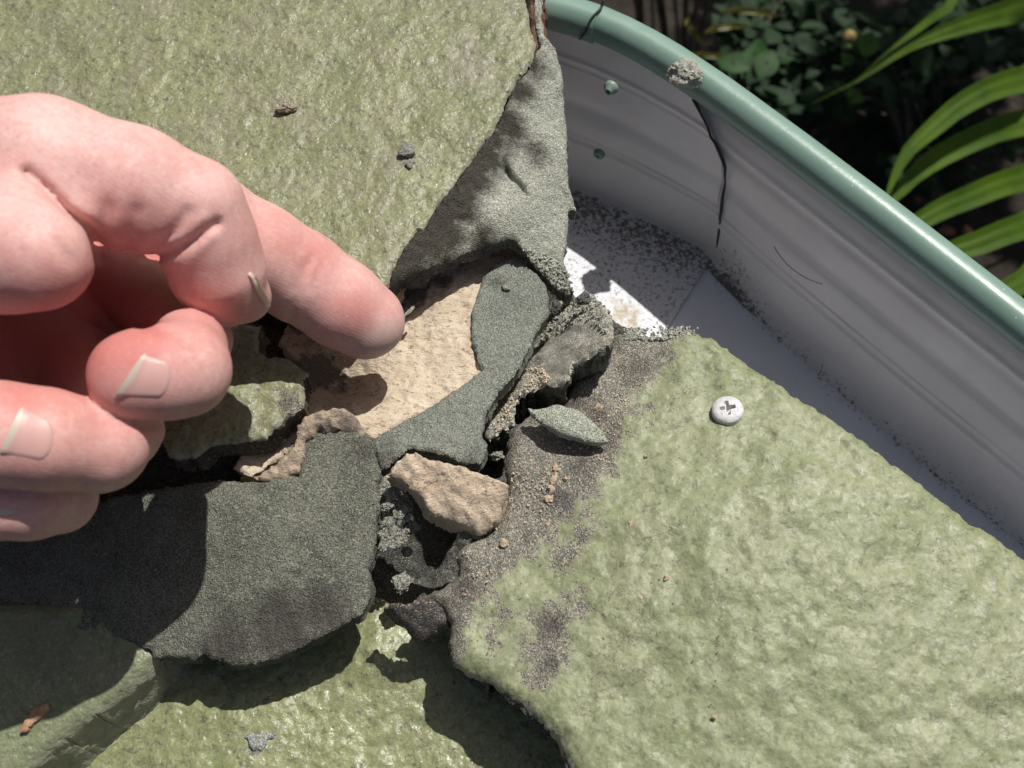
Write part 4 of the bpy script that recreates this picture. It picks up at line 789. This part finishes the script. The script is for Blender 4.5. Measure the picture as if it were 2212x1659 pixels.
creases = [  # px polyline, depth m, width px
 ([(470, 480), (425, 515), (368, 546), (312, 560)], .0014, 9), ([(455, 512), (432, 538), (398, 572)], -.0005, 12), ([(406, 458), (375, 500), (335, 534)], .0009, 12), 
 ([(440, 468), (400, 505), (360, 528)], -.0005, 10), ([(296, 455), (286, 500), (272, 540)], .0009, 20), ([(232, 450), (222, 490), (224, 525)], .0008, 20), ([(58, 372), (105, 412), (148, 458), (190, 490), (206, 520), (216, 560)], .0016, 12),
 ([(0, 440), (60, 470), (110, 520), (150, 560)], .0005, 14), ([(674, 556), (652, 606), (634, 660), (628, 692)], .0006, 9), ([(692, 572), (676, 625)], .0004, 9), ([(655, 570), (636, 625)], .0003, 8),
 ([(302, 708), (345, 712), (390, 728), (430, 760)], .0009, 9), ([(190, 872), (230, 905), (300, 918), (350, 915)], .0006, 9), ([(228, 945), (238, 975), (236, 1010)], .0003, 8)]
def sdf(P, fine=True):
    x = P[..., 0]; y = P[..., 1]; z = P[..., 2]; per = []
    def cap(a, b, ra, rb):
        ab = b-a; L2 = float(ab@ab); t = np.clip(((x-a[0])*ab[0]+(y-a[1])*ab[1]+(z-a[2])*ab[2])/L2, 0, 1)
        return np.sqrt((x-a[0]-ab[0]*t)**2+(y-a[1]-ab[1]*t)**2+(z-a[2]-ab[2]*t)**2)-(ra+(rb-ra)*t)
    def smin(a, b, k):
        h_ = np.clip(.5+.5*(b-a)/k, 0, 1); return b+(a-b)*h_-k*h_*(1-h_)
    d = None
    for gi, (names, k) in enumerate(groups):
        gd = None
        for nm in names:
            ch = chains[nm]
            for i in range(len(ch)-1):
                c_ = cap(ch[i][0], ch[i+1][0], ch[i][1], ch[i+1][1]); gd = c_ if gd is None else smin(gd, c_, k*.7)
        d = gd if d is None else smin(d, gd, gk[gi-1])
    if fine:
        m = np.abs(d) < .004
        q = P[m]; px, py = toPx(q); dd = d[m]
        for poly, dep, wd in creases:
            dist, _, _ = nearest(px, py, densify(poly, 12, closed=False, smooth=True), closed=False)
            front = np.clip((q[:, 2]-.016)/.006, 0, 1); dd = dd+dep*np.exp(-(dist/wd)**2)*front
        dd = dd+.00035*fbm(q[:, 0], q[:, 1], q[:, 2], .013, 2, 5)
        d[m] = dd
    return d
h = .00085
allp = np.array([c_ for k, ch in chains.items() if k != 'wrist' for c_, r in ch]); rr_ = np.array([r for k, ch in chains.items() if k != 'wrist' for c_, r in ch])
lo = (allp-rr_[:, None]).min(0)-.004; hi = (allp+rr_[:, None]).max(0)+.004; lo[0] = U(-620, 560, .04)[0]
nx_, ny_, nz_ = [int(v) for v in np.ceil((hi-lo)/h)]
SD = np.empty((nx_, ny_, nz_), np.float32)
for i in range(0, nx_, 40):
    xs = lo[0]+h*np.arange(i, min(nx_, i+40)); G3 = np.stack(np.meshgrid(xs, lo[1]+h*np.arange(ny_), lo[2]+h*np.arange(nz_), indexing='ij'), -1)
    SD[i:i+40] = sdf(G3)
SD[0] = np.abs(SD[0])+1e-4
P, Fq = surface_nets(SD, lo, h)
# keep only the largest connected shell is unnecessary; relax a little
sk = NT('sunlit_skin')
c = sk.mix(sk.ramp(sk.noise(55, 4, .6), .32, .68), (.67, .36, .335), (.77, .50, .465))
c = sk.mix(sk.ramp(sk.noise(38, 4, .6), .45, .7, 0, .55), c, (.60, .24, .20)); c = sk.mix(sk.ramp(sk.noise(420, 4, .7), .5, .72, 0, .55), c, (.80, .58, .52)); c = sk.mix(sk.ramp(sk.noise(900, 3, .6), .5, .35, 0, .3), c, (.55, .25, .20)); c = sk.mix(sk.ramp(sk.noise(140, 4, .6), .55, .75, 0, .3), c, (.50, .20, .17))
c = sk.mix(sk.ramp(sk.attr('red'), 0, 1, 0, .8), c, (.56, .17, .15))
c = sk.mix(sk.ramp(sk.mul(sk.attr('dust'), sk.mul(sk.noise(200, 4), .8), 'MULTIPLY'), .1, .5, 0, .6), c, (.50, .40, .34))
c = sk.mix(sk.ramp(sk.noise(900, 3, .7), .64, .72, 0, .3), c, (.80, .62, .52))
cw = sk.warp(90, .004); wv = sk.n('ShaderNodeTexWave', wave_type='BANDS', bands_direction='DIAGONAL'); sk.put(wv.inputs['Vector'], cw); wv.inputs['Scale'].default_value = 420; wv.inputs['Distortion'].default_value = 1.2
n1 = sk.bump(wv.outputs[1], .00003, .3); n1 = sk.bump(sk.vor(900, 'DISTANCE_TO_EDGE'), .00006, .4, n1); n1 = sk.bump(sk.noise(300, 3), .0002, .3, n1)
skin = sk.done(c, sk.ramp(sk.noise(180, 4), .3, .7, .5, .66), n1, **{'Subsurface Weight': .16, 'Subsurface Radius': (.0035, .0012, .0007), 'Subsurface Scale': 1., 'Specular IOR Level': .4})
px, py = toPx(P)
def blob(x0, y0, r): return np.exp(-((px-x0)**2+(py-y0)**2)/r**2)
red = np.clip((.040-P[:, 2])/.02, 0, 1)*(px < 420)*(py < 900)+.9*blob(235, 700, 150)+.7*blob(100, 750, 120)+.6*blob(520, 690, 60)+.4*blob(590, 500, 60)+.55*blob(310, 750, 50)+.5*blob(30, 870, 50)+.5*blob(300, 740, 40)+.4*blob(430, 650, 60)+.5*blob(770, 660, 60)+.5*blob(680, 560, 50)+.4*blob(250, 480, 60)
dust = 1.2*blob(850, 745, 55)+.5*blob(800, 750, 60)
hand = mesh_obj('hand', P, Fq, skin, None, True, {'red': red, 'dust': dust})
# relax
me = hand.data; sm = hand.modifiers.new('s', 'CORRECTIVE_SMOOTH') if False else None
tag(hand, 'bare left hand reaching in from the left, index finger pointing at the cream mortar', 'hand')
def march(px, py, far=.30):
    d = ray(px, py); d = d/np.linalg.norm(d, axis=-1, keepdims=True); t = np.full(px.shape, .08)
    for _ in range(70): t = t+sdf((C0+d*t[..., None])[None])[0]*.8
    return C0+d*t[..., None]
nailm = NT('fingernail'); nc_ = nailm.mix(nailm.ramp(nailm.attr('tip'), .45, .55), (.66, .38, .345), (.60, .50, .42)); nc_ = nailm.mix(nailm.ramp(nailm.attr('lun'), 0, 1, 0, .25), nc_, (.74, .50, .46))
nailmat = nailm.done(nc_, .46, None, **{'Subsurface Weight': .2, 'Subsurface Radius': (.003, .0015, .001), 'Subsurface Scale': 1., 'Specular IOR Level': .5})
def nail(free0, free1, cut0, cut1, bulge, label, tipw=.14, lift=.0004):
    """free edge from free0 to free1, side ends cut0/cut1, rounded cuticle bulging by `bulge` px"""
    f0, f1, c0_, c1_ = [np.array(p, float) for p in (free0, free1, cut0, cut1)]; nu, nvv = 26, 22; A = np.zeros((nu, nvv, 2)); out = (c0_+c1_)/2-(f0+f1)/2; out /= np.linalg.norm(out)
    for i in range(nu):
        u = i/(nu-1)
        for j in range(nvv):
            v = j/(nvv-1); a = f0+(f1-f0)*v-out*6*(1-(2*v-1)**2)*.6; q_ = math.sin((v-.5)*math.pi)*.5+.5; b = c0_+(c1_-c0_)*(.5+(v-.5)*.96)+out*(bulge*(1-abs(2*v-1)**2.4)**.42-bulge*.25*abs(2*v-1)**3); A[i, j] = a+(b-a)*u
    Q = march(A[..., 0], A[..., 1]); 
    Gu = np.gradient(Q, axis=0); Gv = np.gradient(Q, axis=1); N = np.cross(Gu, Gv); N /= np.linalg.norm(N, axis=-1, keepdims=True)+1e-12; N = np.where(((C0-Q)*N).sum(-1, keepdims=True) > 0, N, -N)
    N = N.mean((0, 1))*.35+N*.65
    us = np.linspace(0, 1, nu)[:, None]; vs = np.linspace(0, 1, nvv)[None]
    ed = np.minimum(np.minimum(vs, 1-vs)*7, np.minimum((1-us)*6, 1)); hgt = (-.0007+(lift+.0005)*np.clip(ed, 0, 1)**.8)+.0004*np.clip(.25-us, 0, 1)*4*np.clip(ed, 0, 1)
    Q = Q+N*hgt[..., None]; V = Q.reshape(-1, 3).tolist(); V2 = (Q-N*.0006).reshape(-1, 3).tolist(); k = nu*nvv; F = []
    for i in range(nu-1):
        for j in range(nvv-1): a = i*nvv+j; F.append((a, a+1, a+nvv+1, a+nvv)); F.append((k+a, k+a+nvv, k+a+nvv+1, k+a+1))
    for j in range(nvv-1):
        for i in (0, nu-1): a = i*nvv+j; F.append((a, a+1, k+a+1, k+a))
    for i in range(nu-1):
        for j in (0, nvv-1): a = i*nvv+j; F.append((a, a+nvv, k+a+nvv, k+a))
    tipv = np.clip(1-us/(tipw*2*(.25+.9*np.sin(np.pi*np.clip(vs*.9+.08, 0, 1)))), 0, 1).ravel(); lun = np.clip(1-np.abs(us-.97)/.12+0*vs, 0, 1).ravel()
    o = mesh_obj('fingernail', V+V2, F, nailmat, hand, True, {'tip': np.r_[tipv, tipv], 'lun': np.r_[lun, lun]}, sharp=50); 
    if label: o['label'] = label
nail((318, 756), (243, 868), (340, 768), (332, 868), 44, 'nail of the middle finger', .13)
nail((54, 870), (-4, 992), (80, 886), (68, 1002), 54, 'nail of the ring finger', .13)
nail((-20, 1098), (-24, 1116), (52, 1096), (48, 1114), 8, 'edge of the little finger nail', .6)
nail((537, 582), (581, 668), (531, 586), (568, 662), 1, 'thumb nail seen edge on', .9, .0009)
